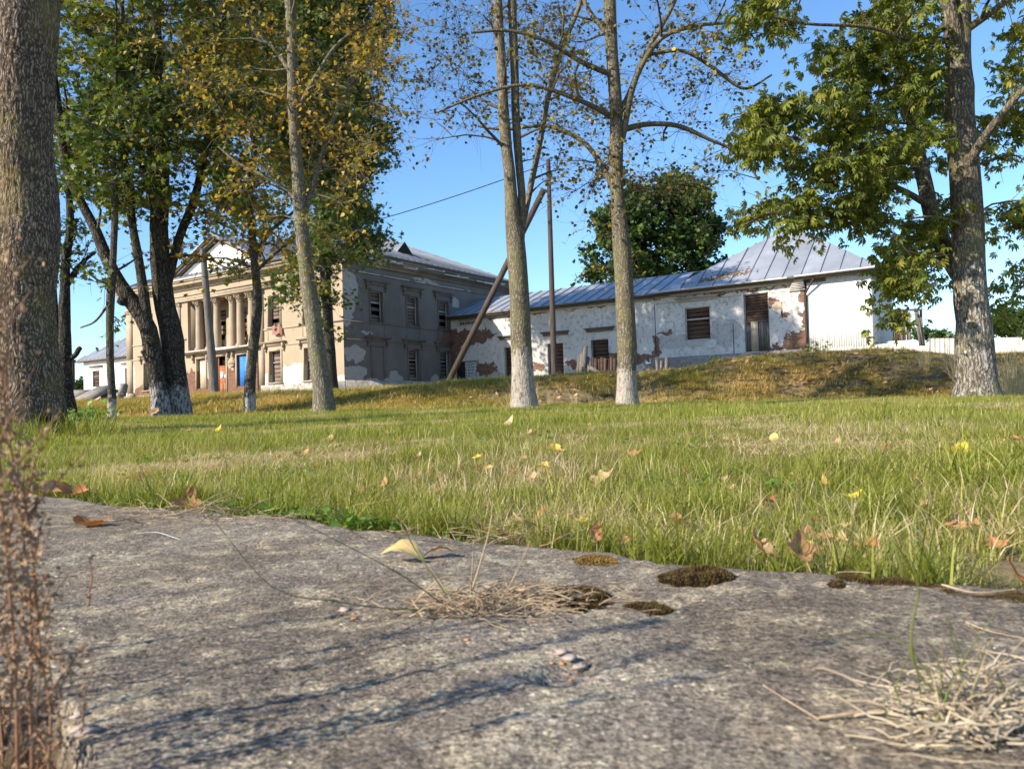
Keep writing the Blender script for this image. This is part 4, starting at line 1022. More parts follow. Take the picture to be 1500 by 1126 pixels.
# leaning lime left of centre
make_tree('lime_tree', 'bare lime trunk leaning left in front of the mansion corner with golden leaves', 13.8,
    [[(474,598,0,29), (470,560,0,26), (462,490,0,25), (449,400,0,22), (442,330,0,20), (436,250,0,18), (430,170,0,16), (428,60,0,15), (425,0,0,14.5), (420,-140,0,15), (425,-350,0,10), (420,-560,0,6)],
     [(447,310,0,10), (462,260,.2,7), (480,200,.4,6), (495,160,.5,5), (520,110,.6,3)],
     [(447,305,0,9), (420,280,.1,6), (395,262,.1,5), (350,240,.1,4), (320,215,.1,3)],
     [(436,160,0,8), (470,100,.1,6), (500,60,.3,5), (560,20,.4,4)],
     [(434,120,0,8), (400,70,.1,6), (340,20,.3,5)]],
    'bark_lime', [(500,140,80,110,38,12.5,17.8,1.3), (360,130,80,110,30,12.7,17.8,1.0), (545,60,55,60,16,12.5,17.3,1.2), (370,290,60,60,14,12.9,17.3,.9), (480,300,60,60,14,13.1,17.3,1.0), (500,-100,150,90,30,11.9,17.8), (360,-100,120,90,24,11.9,17.8), (430,-360,150,140,36,11.9,17.8), (455,410,30,40,4,13.3,16,.6), (290,80,100,80,24,12.9,17.3,1.0), (230,190,70,60,10,13.1,16.4,.8)],
    LIME, 'leaf_gold', .085, 4.2, twig_n=10, cr=.8, seed=7, nseg=28, tint=(.0,.95), bare=.08, flare=1.25, twr=.005, droop=1.0, sub=1)
# slim whitewashed tree in front of the portico
make_tree('slim_tree', 'slim crooked tree in front of the portico with whitewashed foot and orange leaves', 16.0,
    [[(366,606,0,15), (366,560,0,15), (370,510,0,14), (376,470,0,15), (378,430,0,13), (374,390,0,12), (369,340,0,11), (366,290,0,10), (372,230,0,9), (368,160,0,7), (366,80,0,5), (370,-40,0,3)],
     [(374,372,0,7), (395,340,.2,5), (430,310,.3,4), (445,290,.4,3)], [(372,400,0,6), (400,375,-.1,4), (430,350,-.2,3)]],
    'bark_slim_white', [(360,220,80,90,28,15,17.6,1.0), (350,60,80,80,22,15,17.6), (330,310,60,45,9,15,17.5,.8), (400,360,45,30,9,15.2,16.8,.9), (260,375,28,18,5,15.4,16.6,.9), (290,140,50,90,14,15,17.5)],
    MAPLE, 'leaf_gold', .105, 4.4, twig_n=9, cr=.7, seed=8, nseg=16, tint=(.15,1.0), bare=.05, flare=1.2, twr=.005)
# slim dark tree at the left
make_tree('slim_tree', 'slim dark stem with whitewashed foot between the old maple and the left trunks', 14.6,
    [[(164,606,0,12), (163,560,0,11), (161,500,0,11), (162,440,0,12), (166,380,0,10), (168,300,0,9), (166,220,0,7), (170,120,0,5), (170,0,0,3)],
     [(165,400,0,4), (190,385,.2,3), (210,370,.3,2)], [(163,440,0,4), (140,470,.3,3), (118,480,.4,2)]],
    'bark_slim_white', [(170,200,60,80,16,14,15.6), (150,420,50,60,4,14.2,15,.5)], MAPLE, 'leaf_maple', .11, 4, twig_n=8, cr=.8, seed=9, nseg=12, flare=1.15)
# old double maple
make_tree('old_maple', 'old dark double trunk, right hand stem upright, whitewashed foot, leaves in shade', 15.6,
    [[(262,600,0,34), (260,580,0,33), (255,540,0,32), (250,483,0,31), (241,440,0,29), (236,390,0,27), (234,320,0,25), (236,240,0,22), (232,150,0,19), (228,40,0,15), (230,-120,0,12), (220,-340,0,6)],
     [(244,420,0,14), (262,350,.3,12), (285,290,.5,12), (300,220,.8,10), (320,120,1,8), (330,0,1,6)],
     [(238,330,0,13), (215,270,.3,10), (200,200,.5,10), (190,80,.5,8)]],
    'bark_maple_white', [(250,100,130,110,44,14.2,18.5,1.5), (180,180,90,110,24,14.4,18,1.4), (310,200,70,90,16,14.4,18,1.3), (250,290,100,45,14,14.5,17.5,1.0), (260,-120,170,110,50,13.5,18.5,1.4), (260,-340,170,130,45,13.5,18.5,1.3), (330,400,40,30,3,15,16.4,.6)],
    MAPLE, 'leaf_maple', .115, 6.0, twig_n=12, cr=.85, seed=10, nseg=26, tint=(.05,1.05), flare=1.15, twr=.006)
make_tree('old_maple', 'old knobbly maple trunk leaning left over the lawn and forking low, whitewashed foot', 15.2,
    [[(236,602,0,26), (233,580,0,24), (226,540,0,24), (217,483,0,25), (202,455,0,24), (183,428,0,22), (160,385,0,17), (142,340,0,15), (124,305,0,13), (108,275,0,12), (95,245,0,11), (85,160,.2,12), (70,40,.3,8), (60,-120,.3,5)],
     [(217,490,0,18), (212,440,0,15), (205,390,0,13), (196,340,0,11), (188,280,.1,12), (176,200,.2,10), (180,80,.3,8), (175,-80,.3,6)],
     [(190,438,0,20), (180,440,-.1,17), (173,437,-.15,12)], [(216,520,-.05,12), (209,513,-.12,9)]],
    'bark_maple_white', [(140,120,80,110,24,13.8,17,1.4), (120,250,50,50,9,14,16.4,1.0), (130,-120,120,130,30,13.5,17.5,1.3), (130,-360,130,120,26,13.5,17.5,1.2), (190,300,50,40,6,14.4,16.4,.9)],
    MAPLE, 'leaf_maple', .115, 6.0, twig_n=12, cr=.8, seed=12, nseg=22, tint=(.1,1.0), flare=1.15, twr=.006)
# dark forked tree behind the big trunk
make_tree('dark_tree', 'dark forked trunk with a sawn stub just right of the big rough trunk', 16.2,
    [[(99,598,0,24), (94,560,0,22), (94,500,0,17), (94,440,0,15), (97,380,0,12), (103,330,0,11), (100,260,0,8), (98,150,0,6)],
     [(95,540,0,14), (84,500,.1,11), (80,450,.1,9), (78,380,.2,7)], [(97,420,0,9), (112,395,.1,7), (128,378,.2,5), (140,370,.2,3)],
     [(100,526,0,9), (110,520,0,7), (115,512,0,7), (118,509,0,6)]],
    'bark_dark', [(105,370,35,45,12,15.6,17,1.0), (100,250,50,60,18,15.5,17.2), (90,60,70,120,30,15,18)], MAPLE, 'leaf_maple', .10, 4.5, twig_n=8, cr=.65, seed=13, nseg=16, tint=(0,.5), flare=1.15, twr=.01)
# tall maple by the mansion corner
make_tree('tall_maple', 'tall dark green maple standing close to the mansion corner behind the leaning lime', 41.0,
    [[(487,584,0,18), (485,540,0,16), (480,460,0,15), (474,360,0,15), (468,240,0,13), (462,100,0,10), (455,-20,0,7), (450,-90,0,4)],
     [(480,440,0,8), (440,400,.3,6), (410,350,.5,5)], [(474,350,0,9), (510,290,.3,7), (530,220,.5,5)]],
    'bark_dark', [(478,200,82,110,110,35,47,1.7), (410,80,100,90,90,33,46,1.6), (505,340,42,58,34,36,44,1.5), (440,400,50,45,14,38,43,1.1), (478,455,22,40,6,40,42,.7), (500,30,70,70,50,34,44,1.6), (430,-30,110,50,60,32,44,1.5), (380,330,40,50,10,38,43,1.0), (300,120,80,90,40,34,44,1.5), (450,215,55,80,55,43,48.5,1.7)],
    MAPLE, 'leaf_maple', .24, 6.5, twig_n=12, cr=1.7, seed=14, nseg=14, tint=(0,.7), twr=.012, flare=1.1)
# chestnut
make_tree('chestnut_tree', 'stout speckled chestnut trunk at the right with large palmate leaves on low boughs', 11.5,
    [[(1432,584,0,56), (1429,545,0,50), (1424,460,0,46), (1420,380,0,44), (1417,310,0,43), (1411,220,0,41), (1405,150,0,39), (1403,90,0,36), (1406,40,0,28), (1412,-80,0,24), (1420,-260,0,17), (1420,-500,0,8)],
     [(1401,110,0,26), (1396,50,-.1,23), (1388,0,-.1,21), (1378,-90,-.2,17), (1360,-260,-.2,9)],
     [(1416,415,.15,24), (1400,395,.4,24), (1378,350,.6,24), (1360,300,.7,22), (1348,240,.8,20), (1336,170,.9,17), (1318,90,1.0,14), (1300,0,1.0,10)],
     [(1412,250,-.1,16), (1440,205,-.4,13), (1470,165,-.7,11), (1510,120,-.9,9), (1580,60,-1,6)],
     [(1406,50,0,12), (1450,20,-.2,10), (1500,-20,-.3,8)],
     [(1360,300,.6,10), (1300,270,.2,8), (1230,262,-.2,6), (1150,300,-.4,5), (1090,330,-.5,3)],
     [(1345,220,.7,10), (1270,180,.4,8), (1190,165,.2,6), (1110,175,.1,4)],
     [(1414,330,-.1,6), (1370,318,-.3,4), (1330,320,-.4,3)],
     [(1396,60,0,9), (1340,60,-.4,7), (1270,40,-.6,5), (1180,35,-.8,4), (1110,20,-.9,3)]],
    'bark_chestnut', [(1300,170,80,95,34,10.2,13.2,1.1), (1380,170,40,80,12,12.4,14,1.0), (1200,200,105,60,30,10.2,12.8,1.1), (1130,190,45,40,10,10.4,12.2,1.0), (1240,100,60,55,14,10.5,13,1.0), (1310,40,70,60,20,10.5,13.5,1.0), (1140,318,60,22,10,10.6,11.8,.9), (1225,300,70,35,14,10.6,12.6,1.0), (1325,315,65,50,16,11.2,13.2,.9), (1322,405,24,42,16,10.9,12.2,.8), (1306,462,10,12,4,11,11.6,.5), (1368,385,22,30,4,12,13.2,.6), (1490,130,45,140,24,11.6,13.8,1.0), (1492,345,25,45,7,12,13.4,.7), (1478,440,22,35,4,12,13,.6), (1120,30,50,40,9,10.4,12,.9), (1350,-120,200,110,46,9.5,14), (1440,-330,200,150,44,9.5,14), (1620,150,90,200,24,9.5,14)],
    CHEST, 'leaf_chestnut', .120, 4.2, twig_n=8, cr=.5, seed=15, nseg=44, tint=(0,1.0), up=.5, droop=.9, flare=1.22, twr=.006, individual=150)
# dome crowned tree behind the wing
bt = W(960, 440, 84)
t = make_tree('round_tree', 'round crowned dark green tree rising behind the wing roof', 84,
    [[(960,560,0,9), (960,470,0,9), (962,400,0,8), (965,330,0,5), (968,280,0,3)]], 'bark_dark',
    [(965,335,82,62,120,78,90,1.3), (900,355,40,44,36,78,88,1.2), (1003,285,34,30,30,80,88,1.2), (930,300,30,26,12,80,88,1.1), (960,400,95,22,36,78,88,1.2), (1040,340,18,30,8,80,86,.9), (875,400,20,20,6,80,86,.9), (975,262,16,12,4,82,87,.8), (1050,385,12,18,4,80,86,.8)], QL, 'leaf_far', .52, 9, twig_n=8, cr=1.5, seed=16, nseg=8, twr=.02, ground=False, tint=(0,1))
# distant trees at the right
make_tree('distant_tree', 'small bushy tree on the skyline at the right edge', 95, [[(1478,520,0,4), (1480,490,0,3), (1480,470,0,2)]], 'bark_dark', [(1482,474,26,18,40,90,99,1.2)], QL, 'leaf_far', .5, 8, twig_n=8, cr=1.2, seed=17, nseg=6, twr=.02, tint=(.2,1.0))
make_tree('distant_tree', 'low tree on the skyline between the chestnut trunk and the shed', 120, [[(1382,520,0,3), (1382,498,0,2)]], 'bark_dark', [(1382,494,13,6,14,116,124,1.2)], QL, 'leaf_far', .5, 7, twig_n=8, cr=1.2, seed=18, nseg=6, twr=.02, tint=(.3,1.0))
make_tree('distant_tree', 'tiny tree top showing above the shed', 120, [[(1350,510,0,3), (1350,495,0,2)]], 'bark_dark', [(1351,490,8,6,9,117,123,1.2)], QL, 'leaf_far', .5, 7, twig_n=8, cr=1.0, seed=19, nseg=6, twr=.02, tint=(.2,.9))
make_tree('distant_tree', 'small tree beside the far white wing at the left', 100, [[(118,590,0,3), (118,570,0,2)]], 'bark_dark', [(119,570,5,12,8,98,102,1.2)], QL, 'leaf_far', .5, 7, twig_n=8, cr=1.0, seed=20, nseg=6, twr=.02, tint=(.2,.9))

# ------------------------------------------------------------------ poles, wire
pb = W(812, 552, 35.0); pt = W(803, 234, 35.2)
g = G(); S = np.linspace(0, 1, 12)[:, None] * (pt - pb) + pb; S[0, 2] -= .4
g.tube(S, np.linspace(.145, .10, 12), 12); g.build('utility_pole', M['wood_pole'], origin=pb, smooth=True, label='weathered wooden pole standing in front of the wing between two lime trunks', category='pole')
sb = W(655, 560, 36.5); st_ = W(797, 277, 35.4)
g = G(); g.bar(sb - [0, 0, .1], st_, .20, .24, .5); g.build('pole_strut', M['wood_pole'], origin=sb, label='long timber strut leaning from the ground up to the wooden pole', category='prop')
qb = W(315, 581, 34.0); qt = W(297, 365, 34.0)
g = G(); S = np.linspace(0, 1, 10)[:, None] * (qt - qb) + qb; S[0, 2] -= .4
g.tube(S, np.linspace(.20, .13, 10), 12); g.build('utility_pole', M['wood_grey'], origin=qb, smooth=True, label='dark leaning pole in front of the mansion portico', category='pole')
g = G(); a = W(803, 239, 35.2); b = W(430, 352, 49); t = np.linspace(0, 1, 30); P = a + (b - a) * t[:, None]; P[:, 2] -= 1.2 * t * (1 - t)
g.tube(P, np.full(30, .022), 5); g.build('overhead_wire', M['rusty_pipe'], origin=a, label='thin black wire running from the wooden pole to the mansion', category='wire')
a = W(107, 530, 70); g = G(); zb = float(gz(a[0], a[1])); g.tube([(a[0], a[1], zb - .2), (a[0], a[1], a[2])], .14, 8); g.tube([(a[0], a[1], a[2]), (a[0], a[1], a[2] + .2)], .22, 8); g.build('metal_post', M['rusty_pipe'], origin=np.array([a[0], a[1], zb]), label='thin dark post on the skyline left of the white wing', category='post')

# ------------------------------------------------------------------ fence of corrugated sheets
def sheet_row(pxs, ytop, ybot, dps, label, seed):
    """rows of leaning corrugated sheets between two picture columns, each sheet a part"""
    r = random.Random(seed)
    A = W(pxs[0], ybot[0], dps[0]); Bp = W(pxs[1], ybot[1], dps[1]); TA = W(pxs[0], ytop[0], dps[0]); TB = W(pxs[1], ytop[1], dps[1])
    L_ = np.linalg.norm((Bp - A)[:2]); u = (Bp - A) / L_; n = max(1, round(L_ / 1.1)); root = empty('corrugated_fence', A, 0, label=label, category='fence')
    nv = np.cross(u, (0, 0, 1)); nv /= np.linalg.norm(nv)
    for k in range(n):
        g = G(); s0, s1 = k * L_ / n, (k + 1) * L_ / n + .04; m = 42; s_ = np.linspace(s0, s1, m); lean = r.uniform(-.06, .10); dz = r.uniform(-.12, .05)
        V = []
        for s in s_:
            t = s / L_; lo = A + u * s; hi = TA + (TB - TA) * t; w_ = .035 * math.cos((s - s0) / .18 * 2 * math.pi) + .02 * (k % 2)
            lo = lo + nv * w_ - [0, 0, .3]; hi = hi + nv * (w_ + lean) + np.array([0, 0, dz]); V += [lo, hi]
        V = np.array(V); q = np.arange(m - 1) * 2; V2 = V + nv * -.012
        F = np.stack([q, q + 2, q + 3, q + 1], -1)
        g.add(V, F); g.add(V2, F[:, ::-1]); o = g.build('sheet', M['corrugated'], root, origin=None); 
        o.data.transform(Matrix.Translation(Vector(-A)))
    g = G(); g.bar(A - nv * .1 + [0, 0, .25] - A, Bp - nv * .1 + np.array([0, 0, .25]) - A, .06, .08); g.build('rail', M['wood_grey'], root)
    return root
sheet_row((1214, 1322), (511, 499), (524, 517), (40, 37.5), 'low row of pale corrugated sheets below the white boarded wall', 1)
sheet_row((1322, 1362), (504, 503), (520, 522), (37.5, 36.5), 'low sagging corrugated fence sheets between the chestnut leaves and the pale fence', 4)
sheet_row((1361, 1399), (497, 497), (524, 524), (33, 32.5), 'taller pale corrugated panel left of the chestnut trunk', 2)
sheet_row((1452, 1540), (494, 492), (520, 522), (34, 32), 'pale corrugated fence right of the chestnut trunk behind dry grass', 3)
# shed frame behind the fence
c0 = W(1332, 508, 44); zb = float(gz(c0[0], c0[1])) - .2
shed = empty('ruined_shed', (c0[0], c0[1], zb), -BA, label='ruined dark timber shed frame behind the chestnut leaves', category='shed')
top = W(1332, 452, 44)[2] - zb
for i, (x, y, lean) in enumerate(((-.75, 0, 0), (-.35, 0, .03), (.05, 0, .0), (.50, 0, .12), (.62, .5, .2), (-.75, 1.6, 0), (.5, 1.6, 0))):
    g = G(); g.bar((x + lean, y, 0), (x - lean, y, top - .1 * i % .3), .13, .13, .5, up=(0,1,0)); g.build('post', M['wood_grey'], shed)
for i, x in enumerate((-.68, -.52, -.28, -.12)):
    g = G(); g.box((x, -.02, .2), (x + .13, .02, top - .1), .2); g.build('board', M['board_brown'], shed)
g = G(); g.bar((-.9, -.1, top), (.75, -.1, top - .15), .12, .1, .5, up=(0,1,0)); g.build('beam', M['wood_grey'], shed)
g = G(); g.box((-1.1, -.6, .1), (.35, -.5, 1.05)); g.build('panel', M['white_paint'], shed)
# leaning boards, dark low fence, stakes
def planks(name, cat, label, d, specs, mat, w=.16, part='board'):
    """specs: (px0,py0,px1,py1) bottom and top of each plank"""
    a0 = W(specs[0][0], specs[0][1], d); root = empty(name, a0, 0, label=label, category=cat); r = random.Random(len(specs))
    for k, (x0, y0, x1, y1) in enumerate(specs):
        p = W(x0, y0, d + r.uniform(-.05, .05)) - a0; q = W(x1, y1, d + .35 + r.uniform(-.05, .05)) - a0
        g = G(); g.bar(p - [0, 0, .15], q, w * r.uniform(.8, 1.15), .03, r.random(), up=(0, 1, 0)); g.build(part, M[mat], root)
    return root
planks('leaning_boards', 'boards', 'grey boards leaning together in front of the wing beside the dark fence', 36, [(845,553,850,520), (850,554,853,517), (855,553,856,519), (859,552,860,522), (864,552,864,524), (853,553,858,507)], 'wood_grey', .20)
planks('low_fence', 'fence', 'low dark plank fence under the third wing window', 38, [(868 + 4.6 * k, 549, 868 + 4.6 * k, 523.5 + (k % 3)) for k in range(9)], 'board_brown', .15)
planks('stakes', 'stakes', 'short grey stakes leaning below the brick patch right of the single lime', 35, [(964,548,962,526), (968,547,969,528), (976,546,977,523)], 'wood_grey', .16)
planks('fallen_beam', 'beam', 'grey beam fallen slantwise in front of the dark plank fence', 35, [(893,551,864,538)], 'wood_grey', .16)
p0 = W(1030, 540, 33)
# ruined concrete ramp at the left
c0 = W(150, 592, 30); zb = float(gz(c0[0], c0[1]))
rt = W(150, 592, 30)
ramp = empty('concrete_steps', (rt[0], rt[1], zb), 0, label='ruined concrete step wall and earth mound left of the old maple', category='steps')
def loc(px, py, d): return W(px, py, d) - np.array([rt[0], rt[1], zb])
g = G(); a, b = loc(112, 590, 30), loc(157, 567, 31); g.bar(a, b, 1.2, .16, .5); a, b = loc(112, 581, 32), loc(126, 574, 33); g.bar(a, b, .9, .2); g.build('slanted_slab', M['stone'], ramp)
g = G(); a, b = loc(157, 567, 31.2), loc(181, 568, 31.2)
V = []; r = np.random.default_rng(3); n = 14
for i in range(n):
    for j in range(8):
        u = i / (n - 1); v = j / 7
        p = loc(146 + 36 * u, 594 - (28 + 3 * math.sin(7 * u)) * math.sin(v * math.pi / 2) * (1 - .5 * abs(u - .45) ** 2 * 4 * .5), 30.2 + 1.6 * v); V.append(p + r.normal(size=3) * .05)
V = np.array(V); i = np.arange(n - 1)[:, None] * 8; j = np.arange(7)[None]; F = np.stack([i + j, i + 8 + j, i + 9 + j, i + 1 + j], -1).reshape(-1, 4); g.add(V, F)
g.build('mound', M['stone'], ramp)
for k in range(7):
    px = 178 + r.uniform(0, 16); c = loc(px, 586 + r.uniform(-8, 6), 30 + r.uniform(-.6, .6)); s_ = r.uniform(.12, .28); g = G(); g.bar(c, c + r.normal(size=3) * s_, s_, s_ * .8, .5); g.build('brick', M['stone'], ramp)

# ------------------------------------------------------------------ grass and ground cover
SRC = bpy.data.collections.new('grass_sources')      # not linked to the scene: only instanced
def blade_patch(nm, mat, n, rad, h0, h1, w, lean=.5, seed=0, segs=3, flat=0.0):
    nr = np.random.default_rng(seed); g = G()
    a = nr.uniform(0, 2 * np.pi, n); r = rad * np.sqrt(nr.uniform(0, 1, n)); bx, by = r * np.cos(a), r * np.sin(a)
    h = nr.uniform(h0, h1, n) * np.where(nr.uniform(size=n) < .08, 1.5, 1); az = nr.uniform(0, 2 * np.pi, n); ln = nr.uniform(.1, 1.0, n) * lean * h * 1.4
    dx, dy = np.cos(az), np.sin(az); fa = az + nr.normal(size=n) * .6 + np.pi / 2; wx, wy = np.cos(fa), np.sin(fa)
    V = []; q = np.linspace(0, 1, segs + 1)
    ws = w * nr.uniform(.6, 1.3, n)
    for k, t in enumerate(q):
        cx, cy = bx + dx * ln * t ** 1.7, by + dy * ln * t ** 1.7; cz = h * (t - (.25 + flat) * t * t * np.minimum(ln / h, 1.6)) - .004
        ww = ws * (1 - t ** 1.6) * .5 if k < segs else ws * .02
        V.append(np.stack([cx - wx * ww, cy - wy * ww, cz], -1)); V.append(np.stack([cx + wx * ww, cy + wy * ww, cz], -1))
    V = np.stack(V, 1); m = 2 * (segs + 1)
    F0 = np.array([(2 * k, 2 * k + 1, 2 * k + 3, 2 * k + 2) for k in range(segs)])
    F = (F0[None] + (np.arange(n) * m)[:, None, None]).reshape(-1, 4)
    g.add(V.reshape(-1, 3), F, np.repeat(nr.uniform(0, 1, n), segs))
    me = g.mesh(nm); me.materials.append(M[mat]); me.polygons.foreach_set('use_smooth', np.ones(len(me.polygons), bool))
    return me
def scatter(name, meshes, P, rz, sc, tilt=None, **props):
    c = bpy.data.collections.new(name + '_source')
    for i, me in enumerate(meshes):
        o = bpy.data.objects.new('%s_%02d' % (name, i), me); c.objects.link(o)
    me = bpy.data.meshes.new(name); me.vertices.add(len(P)); me.vertices.foreach_set('co', np.asarray(P, np.float32).ravel())
    a = me.attributes.new('rot', 'FLOAT_VECTOR', 'POINT'); rv = np.zeros((len(P), 3), np.float32); rv[:, 2] = rz
    if tilt is not None: rv[:, :2] = tilt
    a.data.foreach_set('vector', rv.ravel())
    a = me.attributes.new('sc', 'FLOAT', 'POINT'); a.data.foreach_set('value', np.asarray(sc, np.float32))
    a = me.attributes.new('vi', 'INT', 'POINT'); a.data.foreach_set('value', rng.integers(0, len(meshes), len(P)).astype(np.int32))
    o = bpy.data.objects.new(name, me); COL.objects.link(o)
    ng = bpy.data.node_groups.new(name, 'GeometryNodeTree')
    ng.interface.new_socket('Geometry', in_out='INPUT', socket_type='NodeSocketGeometry'); ng.interface.new_socket('Geometry', in_out='OUTPUT', socket_type='NodeSocketGeometry')
    gi = ng.nodes.new('NodeGroupInput'); go = ng.nodes.new('NodeGroupOutput'); ip = ng.nodes.new('GeometryNodeInstanceOnPoints')
    ci = ng.nodes.new('GeometryNodeCollectionInfo'); ci.inputs['Collection'].default_value = c; ci.inputs['Separate Children'].default_value = True; ci.inputs['Reset Children'].default_value = True
    def at(n_, t_):
        q = ng.nodes.new('GeometryNodeInputNamedAttribute'); q.data_type = t_; q.inputs['Name'].default_value = n_; return q.outputs[0]
    ng.links.new(gi.outputs[0], ip.inputs['Points']); ng.links.new(ci.outputs[0], ip.inputs['Instance']); ip.inputs['Pick Instance'].default_value = True
    ng.links.new(at('vi', 'INT'), ip.inputs['Instance Index']); ng.links.new(at('rot', 'FLOAT_VECTOR'), ip.inputs['Rotation']); ng.links.new(at('sc', 'FLOAT'), ip.inputs['Scale'])
    ng.links.new(ip.outputs[0], go.inputs[0]); md = o.modifiers.new('scatter', 'NODES'); md.node_group = ng
    o['kind'] = 'stuff'
    for k, v in props.items(): o[k] = v
    return o
def fan_points(n, y0, y1, half=.72, nearbias=1.0, nr=rng):
    """uniform over the wedge in front of the camera (and a margin either side)"""
    y = np.sqrt(nr.uniform(y0 ** 2, y1 ** 2, n)); x = nr.uniform(-1, 1, n) * (half * y + .35); return x, y
def drop(x, y, keep): return x[keep], y[keep]
fresh = [blade_patch('blades', 'grass_lawn', 80, .11, .035, .095, .0034, .7, s) for s in range(5)]
straw = [blade_patch('straws', 'grass_straw', 40, .10, .02, .065, .0026, 1.1, 20 + s, flat=.1) for s in range(3)]
# near lawn
x, y = fan_points(4200, 1.0, 5.0, .80); k = slab_v(x, y) > .05
n2_ = fbm(np.stack([x, y, x * 0], -1), .9, 3, 71)
x, y = drop(x, y, k & ((np.hypot(x + 4.8, y - 7.2) > .35)) & (rng.uniform(size=len(x)) > np.clip(n2_ * 1.4 - .05, 0, .75)))
n1_ = fbm(np.stack([x, y, x * 0], -1), 1.3, 3, 31)
sv = slab_v(x, y)
scatter('lawn_grass', fresh, np.stack([x, y, gz(x, y)], -1), rng.uniform(0, 6.28, len(x)), np.clip(.74 + .36 * n1_ + rng.normal(size=len(x)) * .14, .35, 1.5) * np.clip(.72 + sv * .5, .7, 1.0))
x, y = fan_points(1500, 1.0, 5.0, .80); x, y = drop(x, y, slab_v(x, y) > .045)
scatter('dry_lawn_grass', straw, np.stack([x, y, gz(x, y)], -1), rng.uniform(0, 6.28, len(x)), rng.uniform(.7, 1.5, len(x)))
# flattened dead grass in patches, small broad leaved weeds
mat_m = [blade_patch('flat_straws', 'grass_straw', 70, .12, .012, .03, .0028, 3.2, 30 + s, flat=.1) for s in range(3)]
x, y = fan_points(5200, 1.0, 13.0, .80); n2_ = fbm(np.stack([x, y, x * 0], -1), .9, 3, 71); x, y = drop(x, y, (slab_v(x, y) > .05) & (n2_ > .18))
z_ = gz(x, y) + rng.uniform(.015, .05, len(x))
scatter('matted_grass', mat_m, np.stack([x, y, z_], -1), rng.uniform(0, 6.28, len(x)), rng.uniform(.8, 1.6, len(x)))
def rosette(s_):
    nr_ = np.random.default_rng(s_); g = G(); n = 16; P = np.stack([nr_.normal(size=n) * .022, nr_.normal(size=n) * .022, nr_.uniform(.01, .05, n)], -1)
    leaf_batch(g, P, orient(nr_, n, 1.6, 0), nr_.uniform(.012, .026, n), LIME_V, LIME_F, nr_.uniform(0, 1, n)); me = g.mesh('rosette'); me.materials.append(M['leaf_weed']); return me
x, y = fan_points(900, 1.0, 6.0, .8); n2_ = fbm(np.stack([x, y, x * 0], -1), 1.5, 2, 75); x, y = drop(x, y, (slab_v(x, y) > .04) & (n2_ > .45))
u_ = rng.normal(size=70) * .28 - .25; ed = E0[None] + u_[:, None] * eu + (rng.uniform(.02, .09, 70))[:, None] * ev; x = np.concatenate([x, ed[:, 0]]); y = np.concatenate([y, ed[:, 1]])
scatter('lawn_weeds', [rosette(s) for s in range(4)], np.stack([x, y, gz(x, y) + .01], -1), rng.uniform(0, 6.28, len(x)), rng.uniform(.4, .95, len(x)))
# longer tufts in the lawn and along the slab edge
tuft = [blade_patch('tuft', 'grass_lawn', 55, .045, .07, .17, .0042, .75, 40 + s) for s in range(4)]
x, y = fan_points(420, 1.0, 7.0, .80); x, y = drop(x, y, (slab_v(x, y) > .05) & (vnoise(np.stack([x, y, x * 0], -1), 1.1, 61) > .0))
u_ = rng.uniform(-1.6, 1.4, 95) ; ed = E0[None] + u_[:, None] * eu + (rng.uniform(.035, .10, 95))[:, None] * ev
x = np.concatenate([x, ed[:, 0]]); y = np.concatenate([y, ed[:, 1]])
bx_, by_ = -4.6 + rng.normal(size=60) * .55, 6.75 + rng.normal(size=60) * .4
s_ = np.concatenate([rng.uniform(.5, 1.0, len(x) - 95), rng.uniform(.40, .85, 95), rng.uniform(1.3, 2.4, 60)])
x = np.concatenate([x, bx_]); y = np.concatenate([y, by_])
scatter('grass_tufts', tuft, np.stack([x, y, gz(x, y)], -1), rng.uniform(0, 6.28, len(x)), s_)
# mid lawn
midm = [blade_patch('blades_mid', 'grass_lawn', 110, .19, .035, .09, .0062, .6, 60 + s, segs=2) for s in range(4)]
x, y = fan_points(7600, 4.9, 15.4, .80); x, y = drop(x, y, np.hypot(x + 4.8, y - 7.2) > .32)
n1_ = fbm(np.stack([x, y, x * 0], -1), .8, 3, 33)
scatter('lawn_grass_beyond', midm, np.stack([x, y, gz(x, y)], -1), rng.uniform(0, 6.28, len(x)), np.clip(.84 + .35 * n1_ + rng.normal(size=len(x)) * .15, .4, 1.5))
# bank
bankm = [blade_patch('bank_blades', 'grass_bank', 110, .22, .03, .11, .008, .9, 80 + s, segs=2) for s in range(4)]
x, y = fan_points(12500, 15.2, 20.5, .85); n1_ = fbm(np.stack([x, y, x * 0], -1), .7, 3, 35); k = rng.uniform(size=len(x)) < np.clip(.80 + .9 * n1_ - .2 * (x > 2), .2, 1)
x, y = drop(x, y, k)
scatter('bank_grass', bankm, np.stack([x, y, gz(x, y)], -1), rng.uniform(0, 6.28, len(x)), rng.uniform(.5, 1.25, len(x)) * np.where(rng.uniform(size=len(x)) < .04, 1.8, 1))
x, y = fan_points(9000, 20.0, 62.0, .75)
scatter('upper_grass', bankm, np.stack([x, y, gz(x, y)], -1), rng.uniform(0, 6.28, len(x)), rng.uniform(.9, 1.7, len(x)))
